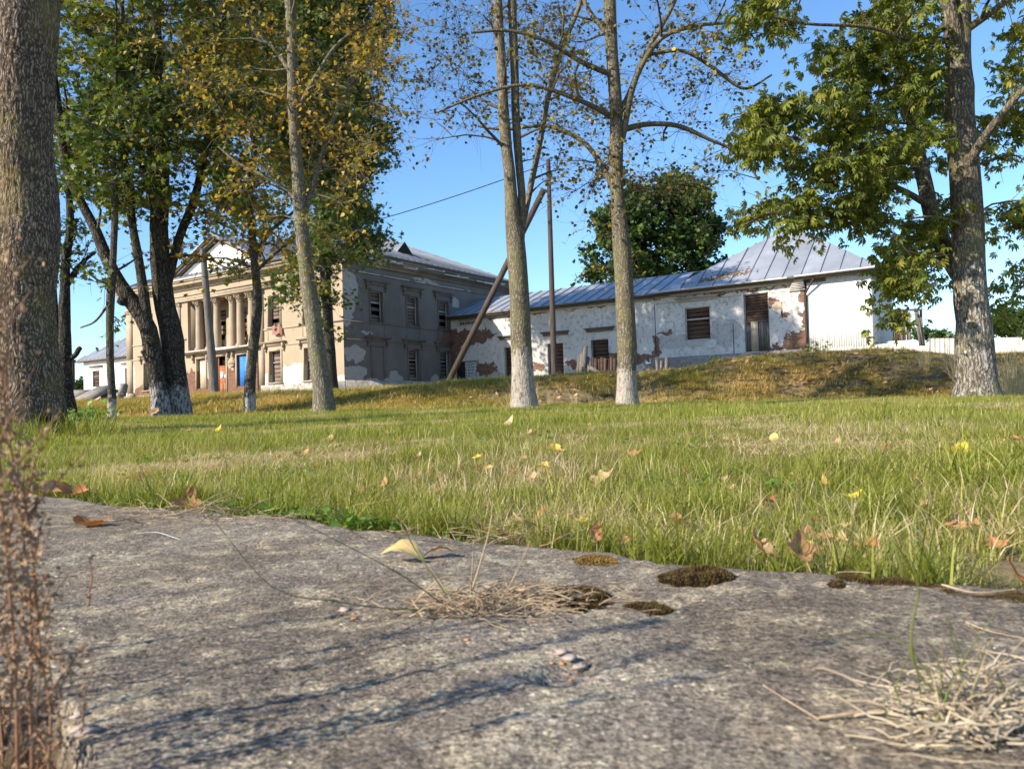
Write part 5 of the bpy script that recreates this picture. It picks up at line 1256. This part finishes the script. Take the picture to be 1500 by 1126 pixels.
# leaf litter on the bank and lawn far side
def litter(name, n, y0, y1, x0, s0, s1, dens):
    g = G(); x, y = fan_points(n, y0, y1, .8); k = rng.uniform(size=n) < dens(x, y); x, y = x[k], y[k]; n = len(x)
    pos = np.stack([x, y, gz(x, y) + rng.uniform(.01, .10, n)], -1); Rm = orient(rng, n, 1.4, 0)
    leaf_batch(g, pos, Rm, rng.uniform(s0, s1, n), MAPLE_V + [0, -.5, 0], MAPLE_F, rng.uniform(0, 1, n)); return g.build(name, M['leaf_litter_mat'], kind='stuff')
litter('leaf_litter', 14000, 15.6, 20.5, 0, .05, .12, lambda x, y: np.clip((x + 1.5) / 6, .05, 1) * np.clip(.6 + fbm(np.stack([x, y, x * 0], -1), .6, 2, 36), .1, 1))
# tall dead grass at the right, weeds by the trees
deadm = [blade_patch('dead', 'grass_straw', 36, .14, .45, .95, .010, .55, 100 + s, segs=4) for s in range(3)]
x = np.concatenate([rng.uniform(9.3, 12.5, 60), rng.normal(size=9) * .16 + .95 * .3, rng.normal(size=14) * .7 + 1.6]); y = np.concatenate([rng.uniform(14.3, 17.5, 60), rng.uniform(13.4, 14.6, 9), rng.uniform(14.8, 16.5, 14)])
s_ = np.concatenate([rng.uniform(.7, 1.3, 60), rng.uniform(.5, .8, 9), rng.uniform(.3, .6, 14)])
scatter('dead_grass', deadm, np.stack([x, y, gz(x, y)], -1), rng.uniform(0, 6.28, len(x)), s_)

# leafy weed at the left
def leafy(name, label, px, py, d, w, h, n, size, mat='leaf_weed', seed=1, cat='weed'):
    c = W(px, py, d); c[2] = float(gz(c[0], c[1])); nr = np.random.default_rng(seed); root = empty(name, c, 0, label=label, category=cat)
    g = G(); lg = G(); LP = []
    for k in range(n):
        b = np.array([nr.normal() * w * .35, nr.normal() * w * .2, 0]); tp = b + np.array([nr.normal() * .12 * w, nr.normal() * .1 * w, h * nr.uniform(.5, 1)])
        q = np.linspace(0, 1, 5)[:, None]; P = b + (tp - b) * q; g.tube(P, np.linspace(.006, .003, 5), 4, cap=False)
        m = 9; LP.append(P[nr.integers(1, 5, m)] + nr.normal(size=(m, 3)) * size * .6)
    LP = np.vstack(LP); LP[:, 2] = np.abs(LP[:, 2]); leaf_batch(lg, LP, orient(nr, len(LP), .8, .3), size * nr.uniform(.6, 1.2, len(LP)), LIME_V, LIME_F, nr.uniform(0, 1, len(LP)))
    g.build('stem', M['stalk_green'], root); lg.build('leaves', M[mat], root, kind='stuff'); return root
leafy('leafy_weed', 'bright green leafy weed at the foot of the slim dark stem', 128, 606, 13.0, .75, .28, 34, .085, seed=2)
leafy('weed', 'small dark weed growing at the foot of the white boarded wall', 1190, 514, 41, .9, .8, 14, .16, 'leaf_maple', 4)
leafy('weed', 'green weed on the stone ledge under the large wing window', 1056, 518, 44, .9, .5, 12, .16, 'leaf_weed', 5)
leafy('small_plant', 'little green broad leaved seedling at the grass edge on the left', 205, 712, 1.75, .10, .035, 9, .022, 'leaf_weed', 6, 'plant')

# ------------------------------------------------------------------ foreground on the slab
def zslab(x, y): return float(slab_z(np.array([x]), np.array([y]))[0])
def on_slab(px, py):
    p = onz(px, py); p[2] = zslab(p[0], p[1]); return p
# curled fallen leaf as a bent maple or oval sheet
def leaf_sheet(kind, curl, size, seed, fold=.3):
    nr = np.random.default_rng(seed); n = 13
    u, v = np.meshgrid(np.linspace(-1, 1, n), np.linspace(0, 1, n), indexing='ij')
    if kind == 'oval': hw_ = .30 * np.sin(np.pi * np.clip(v, 0, 1) ** .8) ** .8
    else: hw_ = .46 * (np.sin(np.pi * v ** .75) ** .7) * (1 + .32 * np.cos(v * 4 * np.pi + .6))
    x = u * hw_ * (1 + .08 * nr.normal(size=u.shape) * (np.abs(u) > .95)); y = v.copy()
    z = curl * (v - .5) ** 2 * 1.6 + fold * np.abs(x) ** 1.3 * 1.2 + .035 * vnoise(np.stack([u * 2, v * 4, u * 0], -1), 1.3, seed) + .02 * np.sin(v * 26 + np.abs(u) * 3) * np.abs(u) * .4
    P = np.stack([x, y - .5, z], -1).reshape(-1, 3) * size
    i = np.arange(n - 1)[:, None] * n; j = np.arange(n - 1)[None]
    F = np.stack([i + j, i + n + j, i + n + 1 + j, i + 1 + j], -1).reshape(-1, 4)
    return P, F
def fallen_leaf(p, size, rz, tiltx, tilty, kind, curl, tint, label, seed, group=None, stalk=True):
    g = G(); P, F = leaf_sheet(kind, curl, size, seed); g.add(P, F, tint)
    o = g.build('fallen_leaf', M['leaf_fallen'], None, smooth=True)
    if stalk:
        gg = G(); q = np.linspace(0, 1, 6); gg.tube(np.stack([q * .03 * size, -.5 * size - q * .5 * size, np.maximum(P[:, 2].min(), 0) + .1 * size * q + P[n_mid][2] * (1 - q)], -1) if False else np.stack([q * .05 * size, (-.5 - q * .45) * size, (curl * .4 + .05 * q) * size], -1), np.linspace(.0012, .0007, 6), 4)
        gg.build('stalk', M['straw'], o)
    o.rotation_euler = (tiltx, tilty, rz); 
    Rm = np.array(o.rotation_euler.to_matrix()); lo = (P @ Rm.T)[:, 2].min()
    o.location = (p[0], p[1], p[2] - lo + .0005); o['label'] = label; o['category'] = 'leaf'
    if group: o['group'] = group
    return o
fallen_leaf(on_slab(590, 822), .066, 1.35, .12, -.25, 'oval', -.55, .80, 'pale tan curled leaf lying alone on the concrete slab', 1)
fallen_leaf(on_slab(640, 815), .045, 1.7, -.2, .2, 'oval', -.4, .30, 'brown shaded leaf tucked behind the pale leaf on the slab', 2)
fallen_leaf(on_slab(130, 770), .075, 1.2, .1, .1, 'maple', .5, .26, 'orange brown crumpled leaf on the slab at the left', 3)
fallen_leaf(on_slab(276, 744), .070, .3, .7, .2, 'maple', .9, .36, 'crumpled reddish leaf bundle at the grass edge left of centre', 4)
fallen_leaf(on_slab(290, 735), .06, 2.0, .5, .5, 'maple', .8, .50, 'tan curled leaf on top of the reddish leaf at the grass edge', 5)
fallen_leaf(on_slab(105, 725), .09, 1.5, .3, -.2, 'maple', .5, .30, 'long orange brown leaf in the grass beside the dried plant', 6)
fallen_leaf(on_slab(75, 722), .07, .7, .5, .1, 'maple', .7, .55, 'tan leaf standing beside the long orange leaf at the left', 7)
fallen_leaf(on_slab(700, 775), .040, 1.2, .55, .1, 'oval', .6, .24, 'left orange leaf of the pair on the slab edge', 8)
fallen_leaf(on_slab(737, 782), .042, 1.9, .4, -.1, 'oval', .5, .27, 'right orange leaf of the pair on the slab edge', 9)
fallen_leaf(on_slab(770, 770), .06, 1.4, .4, .3, 'oval', .4, .70, 'pale yellowish leaf in the grass right of the orange pair', 10)
fallen_leaf(on_slab(873, 790), .038, .2, 1.1, .3, 'oval', .5, .42, 'small pinkish leaf upright against the slab edge', 11)
fallen_leaf(on_slab(1110, 814), .045, 1.0, .9, .3, 'maple', .5, .38, 'reddish tan leaf standing at the slab edge', 12)
fallen_leaf(on_slab(1128, 822), .042, 2.3, .7, -.3, 'oval', .5, .68, 'cream leaf pressed against the slab edge right of the reddish one', 13)
fallen_leaf(on_slab(1172, 822), .046, .4, 1.1, .2, 'maple', .35, .48, 'ochre brown leaf upright at the slab edge', 14)
fallen_leaf(on_slab(1492, 862), .045, .9, .8, .2, 'oval', .5, .26, 'orange leaf cut by the right edge of the picture on the slab rim', 15)
def lawn_leaf(px, py, dguess, w_px, tint, label, seed, kind='maple', tx=None, lift=.03, group=None):
    # where the line of sight meets the grass tops
    lo, hi = 1.2, 14.5
    for _ in range(40):
        m = (lo + hi) / 2; q = W(px, py, m)
        if q[2] > float(gz(q[0], q[1])) + lift + .02: lo = m
        else: hi = m
    p = W(px, py, (lo + hi) / 2); d = p[1]; r = random.Random(seed)
    return fallen_leaf(p + np.array([0, 0, -.030]), .88 * w_px / f_px * d, r.uniform(-2.0, .1), tx if tx is not None else r.uniform(.05, .5), r.uniform(-.3, .3), kind, r.uniform(.3, 1.1), tint, label, seed, group, False)
LL = [(1250,710,38,.97,'bright yellow leaf in the lawn at the right'), (1403,655,46,.96,'bright yellow leaf under a tan one far right in the lawn'), (1408,648,30,.6,'tan leaf lying over the yellow one far right in the lawn'),
 (1210,697,44,.85,'golden tan curled leaf left of the bright yellow leaf'), (1185,760,40,.45,'large dark brown leaf deep in the grass above the slab edge'), (1440,676,34,.40,'brown leaf in the right part of the lawn'),
 (1487,797,38,.72,'large cream leaf at the right edge of the lawn'), (1175,778,34,.97,'yellow leaf tip behind the ochre leaf at the slab edge'), (885,690,46,.64,'wide pale tan leaf in the middle of the lawn'),
 (868,698,30,.42,'reddish leaf tucked under the wide tan leaf'), (812,650,36,.86,'yellow green leaf standing in the lawn right of centre'), (795,672,28,.84,'yellow leaf lying below the yellow green leaf'),
 (740,620,40,.72,'long golden leaf near the far edge of the lawn'), (775,632,30,.70,'pale leaf standing right of the long golden leaf'), (568,630,30,.70,'pale cream leaf in the shade line left of centre'),
 (715,675,30,.82,'ochre leaf in the lawn above the slab'), (688,635,24,.5,'tan leaf upright in the far lawn'), (745,638,26,.40,'brown leaf beside the tan upright one'), (860,622,34,.5,'dull brown leaf clump near the far lawn edge'),
 (990,742,40,.45,'brown leaf in the grass right of the wide tan leaf'), (1000,678,26,.30,'small dark red leaf in mid lawn'), (1065,690,22,.26,'small orange leaf in the mid right lawn'), (1130,640,34,.82,'golden leaf lying flat in the upper right lawn'),
 (1075,560+90,22,.40,'brown leaf in upper right lawn'), (1300,648,26,.42,'tan brown leaf above the blue green grass patch'), (1490,635,34,.38,'brown leaf at the far right lawn edge'), (1225,640,24,.62,'pale leaf beside the golden one in the upper right'),
 (1390,745,30,.45,'pinkish leaf half buried in the right lawn'), (1160,780,30,.36,'red brown leaf leaning behind the cream leaf'), (560,700,30,.5,'tan leaf in the lawn left of centre'), (640,705,34,.45,'rust leaf in the lawn below the far lime trunk'),
 (208,690,44,.70,'pale tan leaf in the grass at the left above the seedling'), (238,697,24,.30,'orange leaf beside the pale tan leaf at the left'), (315,628,26,.95,'yellow leaf in the dark grass band at the left'), (440,660,30,.45,'brown leaf in the left lawn'),
 (480,640,26,.6,'tan leaf near the dark grass band'), (610,660,24,.72,'cream leaf in the middle left lawn'), (930,655,26,.42,'brown leaf in the upper middle lawn'), (975,640,24,.72,'cream leaf in the upper middle lawn'),
 (1010,662,22,.35,'rust leaf in the upper middle lawn'), (1340,690,28,.36,'rust leaf low in the right lawn'), (850,742,28,.86,'golden leaf low in the middle lawn'), (790,735,36,.28,'orange leaf standing in the grass above the slab edge'),
 (915,770,26,.5,'tan leaf at the foot of the lawn in the middle'), (1070,700,20,.65,'small cream leaf in the mid right lawn'), (225,598+6,26,.55,'pale leaves at the foot of the old maple'), (700,660,22,.95,'small yellow leaf in the middle lawn')]
for i, (px, py, w_, t_, lb) in enumerate(LL): lawn_leaf(px, py, 0, w_, t_, lb, 100 + i, 'maple' if i % 3 else 'oval')
# further leaves nobody could tell apart
for i in range(70):
    r = random.Random(500 + i); px = r.uniform(120, 1490); py = 604 + (r.random() ** 1.3) * 150 + max(0, (px - 700) * .04)
    lawn_leaf(px, py, 0, r.uniform(10, 22) * (.6 + (py - 600) / 150), r.choice((.1,.2,.4,.4,.5,.5,.62,.62,.7,.8)), 'small withered leaf caught in the lawn grass', 600 + i, r.choice(('oval', 'maple')), group='withered leaves in the lawn')

# moss
def moss(px, py, wpx, hpx, n, hmax, mat, label, seed, line=None):
    nr = np.random.default_rng(seed); c = on_slab(px, py); d = c[1]
    P0, P1 = on_slab(px - wpx / 2, py), on_slab(px + wpx / 2, py); F0_, F1_ = on_slab(px, py - hpx / 2), on_slab(px, py + hpx / 2)
    a = (P1 - P0) / 2; b = (F1_ - F0_) / 2
    if line is not None: a, b = line
    th = nr.uniform(0, 2 * np.pi, n); r = np.sqrt(nr.uniform(0, 1, n)); x = c[0] + a[0] * r * np.cos(th) + b[0] * r * np.sin(th); y = c[1] + a[1] * r * np.cos(th) + b[1] * r * np.sin(th)
    P = np.stack([x, y, x * 0], -1); nz = fbm(P, 45, 3, seed) ; k = (1 - r ** 2) + .55 * nz > .22; x, y, r = x[k], y[k], r[k]; n = len(x); nz = nz[k]
    hh = hmax * np.clip((1 - r ** 2) ** .6 * (.75 + .35 * nz), .06, 1.2); z = slab_z(x, y)
    g = G(); az = nr.uniform(0, 6.28, n); ln = nr.uniform(.2, .8, n) * hmax * .6; w_ = .0009
    top = np.stack([x + np.cos(az) * ln, y + np.sin(az) * ln, z + hh * nr.uniform(.7, 1.15, n)], -1); sx = np.stack([np.sin(az), -np.cos(az), az * 0], -1) * w_
    b0 = np.stack([x, y, z - .001], -1); mid = (b0 * .45 + top * .55) + np.stack([az * 0, az * 0, hh * .12], -1)
    V = np.stack([b0 - sx, b0 + sx, mid + sx * 1.4, mid - sx * 1.4, top], 1).reshape(-1, 3); o5 = (np.arange(n) * 5)[:, None]
    g.add(V, np.array([(0, 1, 2, 3)]) + o5, nr.uniform(0, 1, n)); g.add(V, np.array([(3, 2, 4)]) + o5, nr.uniform(.3, 1, n))
    o = g.build('moss_patch', M[mat], origin=c); o['label'] = label; o['category'] = 'moss'; return o
moss(1020, 847, 112, 30, 6000, .012, 'moss', 'dark oval moss cushion standing alone on the slab', 1)
moss(845, 876, 105, 42, 5200, .010, 'moss', 'brown moss cushion beside the dried grass clump', 2)
moss(950, 889, 76, 20, 2600, .008, 'moss', 'small low moss cushion right of the dried grass clump', 3)
moss(868, 819, 84, 16, 2200, .005, 'moss_gold', 'flat golden moss patch near the slab edge', 4)
moss(1225, 858, 28, 9, 500, .006, 'moss', 'tiny dark moss spot near the slab edge', 5)
def edge_pt(px, off):  # point on the slab near its far edge at picture column px
    lo, hi = 700, 1000
    for _ in range(40):
        m = (lo + hi) / 2; p = onz(px, m)
        if slab_v(p[0], p[1]) > -off: lo = m
        else: hi = m
    return onz(px, lo)
def edge_moss(px0, px1, w_, n, label, seed):
    a, b = edge_pt(px0, .018), edge_pt(px1, .022); c = (a + b) / 2; q = (b - a) / 2; c[2] = zslab(c[0], c[1])
    nr = np.random.default_rng(seed); t = nr.uniform(-1, 1, n); v = nr.normal(size=n) * w_; P = c + q * t[:, None] + ev * v[:, None]
    nz = vnoise(P, 30, seed); k = (nz > -.25) & (slab_v(P[:, 0], P[:, 1]) < -.003); P = P[k]; n = len(P); z = slab_z(P[:, 0], P[:, 1]) - .004; h = .007 * np.clip(.6 + nz[k], .2, 1.3)
    az = nr.uniform(0, 6.28, n); s_ = np.stack([np.cos(az), np.sin(az), az * 0], -1) * .0012; P[:, 2] = z
    top = P + np.stack([nr.normal(size=n) * .003, nr.normal(size=n) * .003, h], -1)
    g = G(); g.add(np.stack([P - s_, P + s_, top], 1).reshape(-1, 3), np.array([(0, 1, 2)]) + (np.arange(n) * 3)[:, None], nr.uniform(0, .8, n)); o = g.build('moss_patch', M['moss'], origin=c); o['label'] = label; o['category'] = 'moss'
edge_moss(1228, 1390, .008, 4500, 'dark moss strip on the slab rim at the right', 11)
edge_moss(1385, 1560, .013, 7000, 'broader moss strip on the slab rim running out at the right edge', 12)

# straw clumps
def straw_clump(name, label, px0, px1, py0, py1, n, L0, L1, hgt, seed, upright=(), green=(), thick=.0008, sm='straw'):
    nr = np.random.default_rng(seed); c = on_slab((px0 + px1) / 2, (py0 + py1) / 2); root = empty(name, c, 0, label=label, category='dry grass')
    g = G()
    for k in range(n):
        q = nr.normal(size=2) * .42; p = on_slab((px0 + px1) / 2 + q[0] * (px1 - px0) / 2, (py0 + py1) / 2 + q[1] * (py1 - py0) / 2)
        L_ = nr.uniform(L0, L1); a = nr.normal() * .9 + (0 if nr.random() < .5 else math.pi); e = abs(nr.normal()) * .30
        dv = np.array([math.cos(a) * math.cos(e), math.sin(a) * math.cos(e) * .8, math.sin(e)]); t = np.linspace(0, 1, 6)
        P = p + np.array([0, 0, nr.uniform(.001, hgt)]) + dv * (t * L_)[:, None]; P += np.cumsum(nr.normal(size=(6, 3)) * L_ * .03, 0); P[:, 2] -= L_ * .35 * math.sin(e) * t ** 2
        P[:, 2] = np.maximum(P[:, 2], slab_z(P[:, 0], P[:, 1]) + .001)
        g.tube(P, np.linspace(1, .4, 6) * thick * nr.uniform(.5, 1.5), 4, tint=nr.random())
    g.build('straw', M[sm], root, origin=c, kind='stuff')
    for (pts, d, w_, m) in upright:
        P = np.array([W(x, y, d + dd) for (x, y, dd) in pts]); S = smooth_path(P, 16); gg = G(); gg.tube(S, np.linspace(1, .35, 16) * w_, 5, tint=.8); gg.build('stalk', M[m], root, origin=c)
    return root
dC = on_slab(700, 885)[1]
straw_clump('dry_grass_clump', 'flattened dried grass clump in the middle of the slab', 560, 900, 862, 912, 430, .012, .05, .009, 21,
    upright=[([(662,880,0),(640,845,0),(612,812,.01),(590,790,.02)], dC, .0011, 'straw'), ([(690,868,0),(705,820,0),(718,770,.01),(722,730,.02)], dC + .02, .0013, 'straw'),
             ([(655,872,0),(622,825,0),(600,790,0),(560,700,-.03),(545,660,-.05)], dC - .03, .0010, 'stalk_green'), ([(690,865,0),(692,830,0),(694,790,0)], dC, .0012, 'straw'),
             ([(745,862,0),(765,820,.01),(778,790,.02)], dC + .04, .0010, 'straw'), ([(640,890,0),(560,898,-.02),(500,905,-.03),(468,930,-.04)], dC - .02, .0012, 'straw'),
             ([(660,895,0),(560,890,-.06),(490,880,-.1),(400,860,-.15),(300,745,-.22)], dC - .02, .0009, 'stalk_green'), ([(650,885,0),(585,840,-.05),(500,795,-.1),(420,755,-.16)], dC - .02, .0008, 'stalk_green'),
             ([(665,888,0),(620,910,-.05),(570,945,-.09)], dC, .0009, 'stalk_green'), ([(600,890,0),(640,850,0),(660,845,0),(700,850,0)], dC, .0010, 'straw'),
             ([(730,878,0),(760,858,0),(830,852,.02)], dC, .0009, 'straw'), ([(880,886,0),(920,852,.03),(972,856,.03)], dC + .06, .0008, 'straw')])
dR = on_slab(1420, 1070)[1]
rt_ = np.random.default_rng(77)
ups = []
for k in range(34):
    x0 = 1420 + rt_.normal() * 45; y0 = 1060 + rt_.normal() * 20; a = rt_.uniform(-1.2, .9); L_ = rt_.uniform(60, 210)
    ups.append(([(x0, y0, 0), (x0 + L_ * .4 * math.sin(a), y0 - L_ * .45 * math.cos(a), .0), (x0 + L_ * math.sin(a) * 1.0, y0 - L_ * .9 * math.cos(a), -.02)], dR + rt_.uniform(-.03, .02), .0007, ('straw_pale', 'stalk_green', 'straw')[k % 3]))
ups += [([(1400,1040,0),(1345,985,0),(1335,930,-.01),(1345,860,-.02),(1330,810,-.03)], dR - .02, .0011, 'stalk_green'), ([(1390,1030,0),(1340,960,0),(1300,930,0),(1200,930,-.02)], dR - .02, .0009, 'stalk_green'),
        ([(1395,1045,0),(1380,1000,0),(1372,960,.0),(1355,935,-.01)], dR, .0009, 'stalk_green')]
straw_clump('dry_grass_clump', 'pale bushy dried grass tuft in the lower right corner of the slab', 1270, 1560, 1000, 1150, 330, .010, .045, .026, 22, upright=ups, thick=.0008, sm='straw_pale')
straw_clump('dry_grass_clump', 'thin line of dried stems along the grass edge at the left', 60, 470, 735, 775, 120, .03, .12, .006, 23, thick=.0010)
straw_clump('dry_grass_clump', 'sparse dead stems along the slab rim in the middle', 560, 900, 766, 800, 60, .03, .09, .004, 24, thick=.0009)
# twigs and bits
def twig(pts, w_, label, mat='straw', lift=.002):
    P = np.array([on_slab(x, y) + [0, 0, lift + z] for (x, y, z) in pts]); S = smooth_path(P, 14); g = G(); g.tube(S, np.linspace(1, .5, 14) * w_, 6, tint=.8); o = g.build('twig', M[mat], origin=P[0], smooth=True); o['label'] = label; o['category'] = 'twig'
twig([(1330,1056,.004),(1265,1057,.003),(1200,1058,.002)], .0018, 'pale broken straw twig lying beside the lower right tuft')
twig([(1200,1058,.001),(1160,1038,.003),(1118,1015,.006)], .0009, 'thin straw sticking out left of the pale twig')
twig([(1415,918,.001),(1450,930,.001),(1500,938,.001)], .0008, 'thin dry stem on the slab at the right edge')
twig([(200,783,.001),(230,782,.002),(262,788,.001)], .0009, 'short whitish stick on the slab at the left', 'frame_white')
twig([(468,862,.001),(560,852,.002),(600,846,.001)], .0007, 'long thin straw in the middle of the slab')
twig([(364,796,.001),(400,795,.001),(432,793,.001)], .0005, 'hair thin straw beside the small pit')
twig([(1228,846,.002),(1250,845,.003),(1275,846,.002)], .0010, 'short pale straw on the mossy slab rim')
twig([(1380,866,.003),(1430,876,.003),(1488,874,.004)], .0012, 'pale curved straw on the broad moss strip')
r = np.random.default_rng(9)
def stone_(px, py, s_, mat, label, seed, cat='pebble', group=None, z=0):
    c = on_slab(px, py); nr = np.random.default_rng(seed); g = G()
    n, m = 8, 6; V = []
    for i in range(m + 1):
        for j in range(n):
            t = math.pi * i / m; a = 2 * math.pi * j / n; V.append(np.array([math.sin(t) * math.cos(a), math.sin(t) * math.sin(a), .7 * math.cos(t)]) * s_ * np.array([1.15, .9, .62]) * (1 + .30 * nr.normal()))
    V = np.array(V); i = np.arange(m)[:, None] * n; j = np.arange(n)[None]; jn = (j + 1) % n
    g.add(V, np.stack([i + j, i + n + j, i + n + jn, i + jn], -1).reshape(-1, 4)); o = g.build('pebble', M[mat], None, smooth=True); o.location = c + [0, 0, s_ * .15 + z]; o['label'] = label; o['category'] = cat
    if group: o['group'] = group
stone_(835, 962, .0062, 'pebble', 'larger pinkish white stone in the slab hollow', 1, z=.004); stone_(822, 955, .006, 'pebble', 'pinkish white stone at the back of the hollow', 2, z=.001)
stone_(849, 968, .006, 'pebble', 'white stone at the right of the hollow', 3, z=.003); stone_(823, 963, .0026, 'pebble_orange', 'small orange pebble at the left of the hollow', 4); stone_(836, 979, .0024, 'pebble_orange', 'orange pebble at the front of the hollow', 5)
stone_(808, 965, .002, 'pebble_orange', 'tiny dark orange pebble beside the hollow', 6); stone_(860, 980, .0035, 'pebble', 'flat white chip in front of the hollow', 7, cat='chip'); stone_(829, 972, .003, 'pebble', 'small cream pebble between the orange pebbles', 17)
stone_(519, 902, .003, 'pebble_orange', 'orange pebble by the pit left of the dried clump', 8); stone_(505, 886, .006, 'pebble', 'chipped concrete lump at the pit left of the dried clump', 9); stone_(128, 1068, .009, 'pebble', 'white broken concrete chip near the dried plant', 10, cat='chip')
stone_(116, 1045, .006, 'pebble', 'small white chip behind the broken concrete chip', 11, cat='chip'); stone_(684, 936, .0022, 'pebble_orange', 'tiny brown pebble below the dried clump', 12); stone_(398, 790, .0018, 'pebble', 'tiny white pebble behind the small pit', 13)
stone_(84, 842, .003, 'pebble', 'cream pebble near the dried plant', 14)

# ------------------------------------------------------------------ dried dock plant at the left edge
nr = np.random.default_rng(31)
c = np.array([-.335, .49, -.07]); dock = empty('dried_dock_plant', c, 0, label='tall reddish brown dried seed plant rising at the left edge in front of the camera', category='plant')
stems = [([(62,1120,0),(58,1000,0),(60,900,0),(44,760,0),(22,600,0),(8,480,0),(-14,330,0)], .52, .0022), ([(40,1110,0),(36,960,0),(24,820,0),(14,700,0),(0,560,0),(-22,400,0)], .45, .0018),
         ([(85,1125,0),(88,1040,0),(74,960,0),(66,860,0),(55,760,0),(40,660,0)], .47, .0014), ([(20,1110,0),(10,980,0),(0,800,0),(-20,600,0),(-40,380,0)], .60, .0020),
         ([(-10,1120,0),(-40,900,0),(-60,650,0),(-100,300,0)], .50, .0020), ([(-30,1120,0),(-90,850,0),(-130,600,0),(-160,350,0)], .55, .0018), ([(10,1120,0),(-5,900,0),(-14,600,0),(-2,300,0),(4,120,0),(0,-20,0)], .40, .0014)]
sg = G(); LP = []; 
for k, (pts, d, w_) in enumerate(stems):
    S = smooth_path(np.array([W(x - 14, y, d) for x, y, _ in pts]), 40); S[0, 2] = -.08
    gg = G(); gg.tube(S, np.linspace(1, .4, 40) * w_ * .62, 6, tint=nr.random()); gg.build('stem', M['dock'], dock, origin=c, smooth=True)
    m = 460 if k < 4 else (30 if k < 6 else 60); t = nr.uniform(.10 if k < 4 else .3, 1, m) ** 1.0 * 39; clump = .5 + .5 * np.sin(t * 1.3 + k); keep = nr.uniform(size=m) < .35 + .65 * clump; t = t[keep]; i0 = np.clip(t.astype(int), 0, 38); P = S[i0] * (1 - (t - i0))[:, None] + S[i0 + 1] * (t - i0)[:, None]
    LP.append(P + nr.normal(size=P.shape) * np.array([.0042, .0070, .003]))
    for q in range(11):       # short side sprays
        i = nr.integers(3, 36); a = S[i]; b = a + np.array([nr.normal() * .018, nr.normal() * .015, nr.uniform(.02, .05)]); gg = np.linspace(0, 1, 5)[:, None]; R_ = a + (b - a) * gg; sg.tube(R_, np.linspace(.0009, .0004, 5), 4, tint=.5)
        LP.append(R_[nr.integers(0, 5, 16)] + nr.normal(size=(16, 3)) * .0035)
for q in range(70):      # tangle of thin side twigs near the foot
    a = np.array([-.335 + nr.normal() * .022, .49 + nr.normal() * .03, nr.uniform(-.05, .10)]); b = a + np.array([nr.normal() * .013, nr.normal() * .013, nr.uniform(.01, .06)]); t = np.linspace(0, 1, 6)[:, None]
    R_ = a + (b - a) * t + np.cumsum(nr.normal(size=(6, 3)) * .0022, 0); sg.tube(R_, np.linspace(.0010, .0004, 6), 4, tint=nr.random())
    LP.append(R_[nr.integers(0, 6, 7)] + nr.normal(size=(7, 3)) * .003)
sg.build('spray', M['dock'], dock, origin=c, kind='stuff')
LP = np.vstack(LP); LP = LP[LP[:, 2] > -.03]; g = G()
leaf_batch(g, LP, orient(nr, len(LP), 0, .5), nr.uniform(.0022, .0062, len(LP)), np.array([(0,0,0),(-.34,.5,.18),(0,1,0),(.34,.5,.18),(0,.5,-.2)], float), np.array([(0,4,1),(1,4,2),(2,4,3),(3,4,0)]), nr.uniform(0, 1, len(LP)))
g.build('seeds', M['dock_seed'], dock, origin=c, kind='stuff')
# taller neighbours beyond the left edge: their thin shadows fall across the slab
for k, (bx0, by0, h, ln) in enumerate(((-.62, .62, .30, .05), (-.80, .80, .38, .03), (-.95, .62, .36, -.03), (-.72, .42, .34, .04))):
    c2 = np.array([bx0, by0, 0]); o = empty('dried_dock_plant', c2, 0, label=('dried seed stalk', 'taller dried seed stalk', 'bent dried seed stalk', 'short dried seed stalk')[k] + ' standing outside the left edge of the picture', category='plant')
    for q in range(3):
        t = np.linspace(0, 1, 24); S = c2 + np.stack([(ln + nr.normal() * .04) * t ** 1.5, (nr.normal() * .04) * t, h * nr.uniform(.75, 1.05) * t], -1) + [nr.normal() * .02, nr.normal() * .02, -.02]
        gg = G(); gg.tube(S, np.linspace(1, .4, 24) * .0019, 5); gg.build('stem', M['dock'], o, origin=c2)
        ii = nr.integers(9, 24, 22); P = S[ii] + nr.normal(size=(22, 3)) * .005; g = G(); leaf_batch(g, P, orient(nr, 22, 0, .5), nr.uniform(.003, .006, 22), np.array([(0,0,0),(-.34,.5,.18),(0,1,0),(.34,.5,.18),(0,.5,-.2)], float), np.array([(0,4,1),(1,4,2),(2,4,3),(3,4,0)]), nr.uniform(0, 1, 22)); g.build('seeds', M['dock_seed'], o, origin=c2, kind='stuff')
# reddish dead grass in the broken corner
g = G()
for k in range(220):
    p = np.array([-.42 + nr.normal() * .06, .46 + nr.normal() * .05, -.078]); L_ = nr.uniform(.02, .075); dv = np.array([nr.normal() * .7, nr.normal() * .5, abs(nr.normal()) + .3]); dv /= np.linalg.norm(dv); t = np.linspace(0, 1, 5)
    P = p + dv * (t * L_)[:, None]; P[:, 0] += L_ * .3 * t ** 2 * nr.normal(); g.tube(P, np.linspace(1, .3, 5) * .0011, 4, tint=nr.random())
o = g.build('dead_stems', M['dock'], origin=np.array([-.42, .46, -.07]), kind='stuff')
print('objects', len(bpy.data.objects), 'tris', sum(sum(len(p.vertices) - 2 for p in o.data.polygons) if len(o.data.polygons) < 3000 else 2 * len(o.data.polygons) for o in SC.objects if o.type == 'MESH') // 1000, 'k')
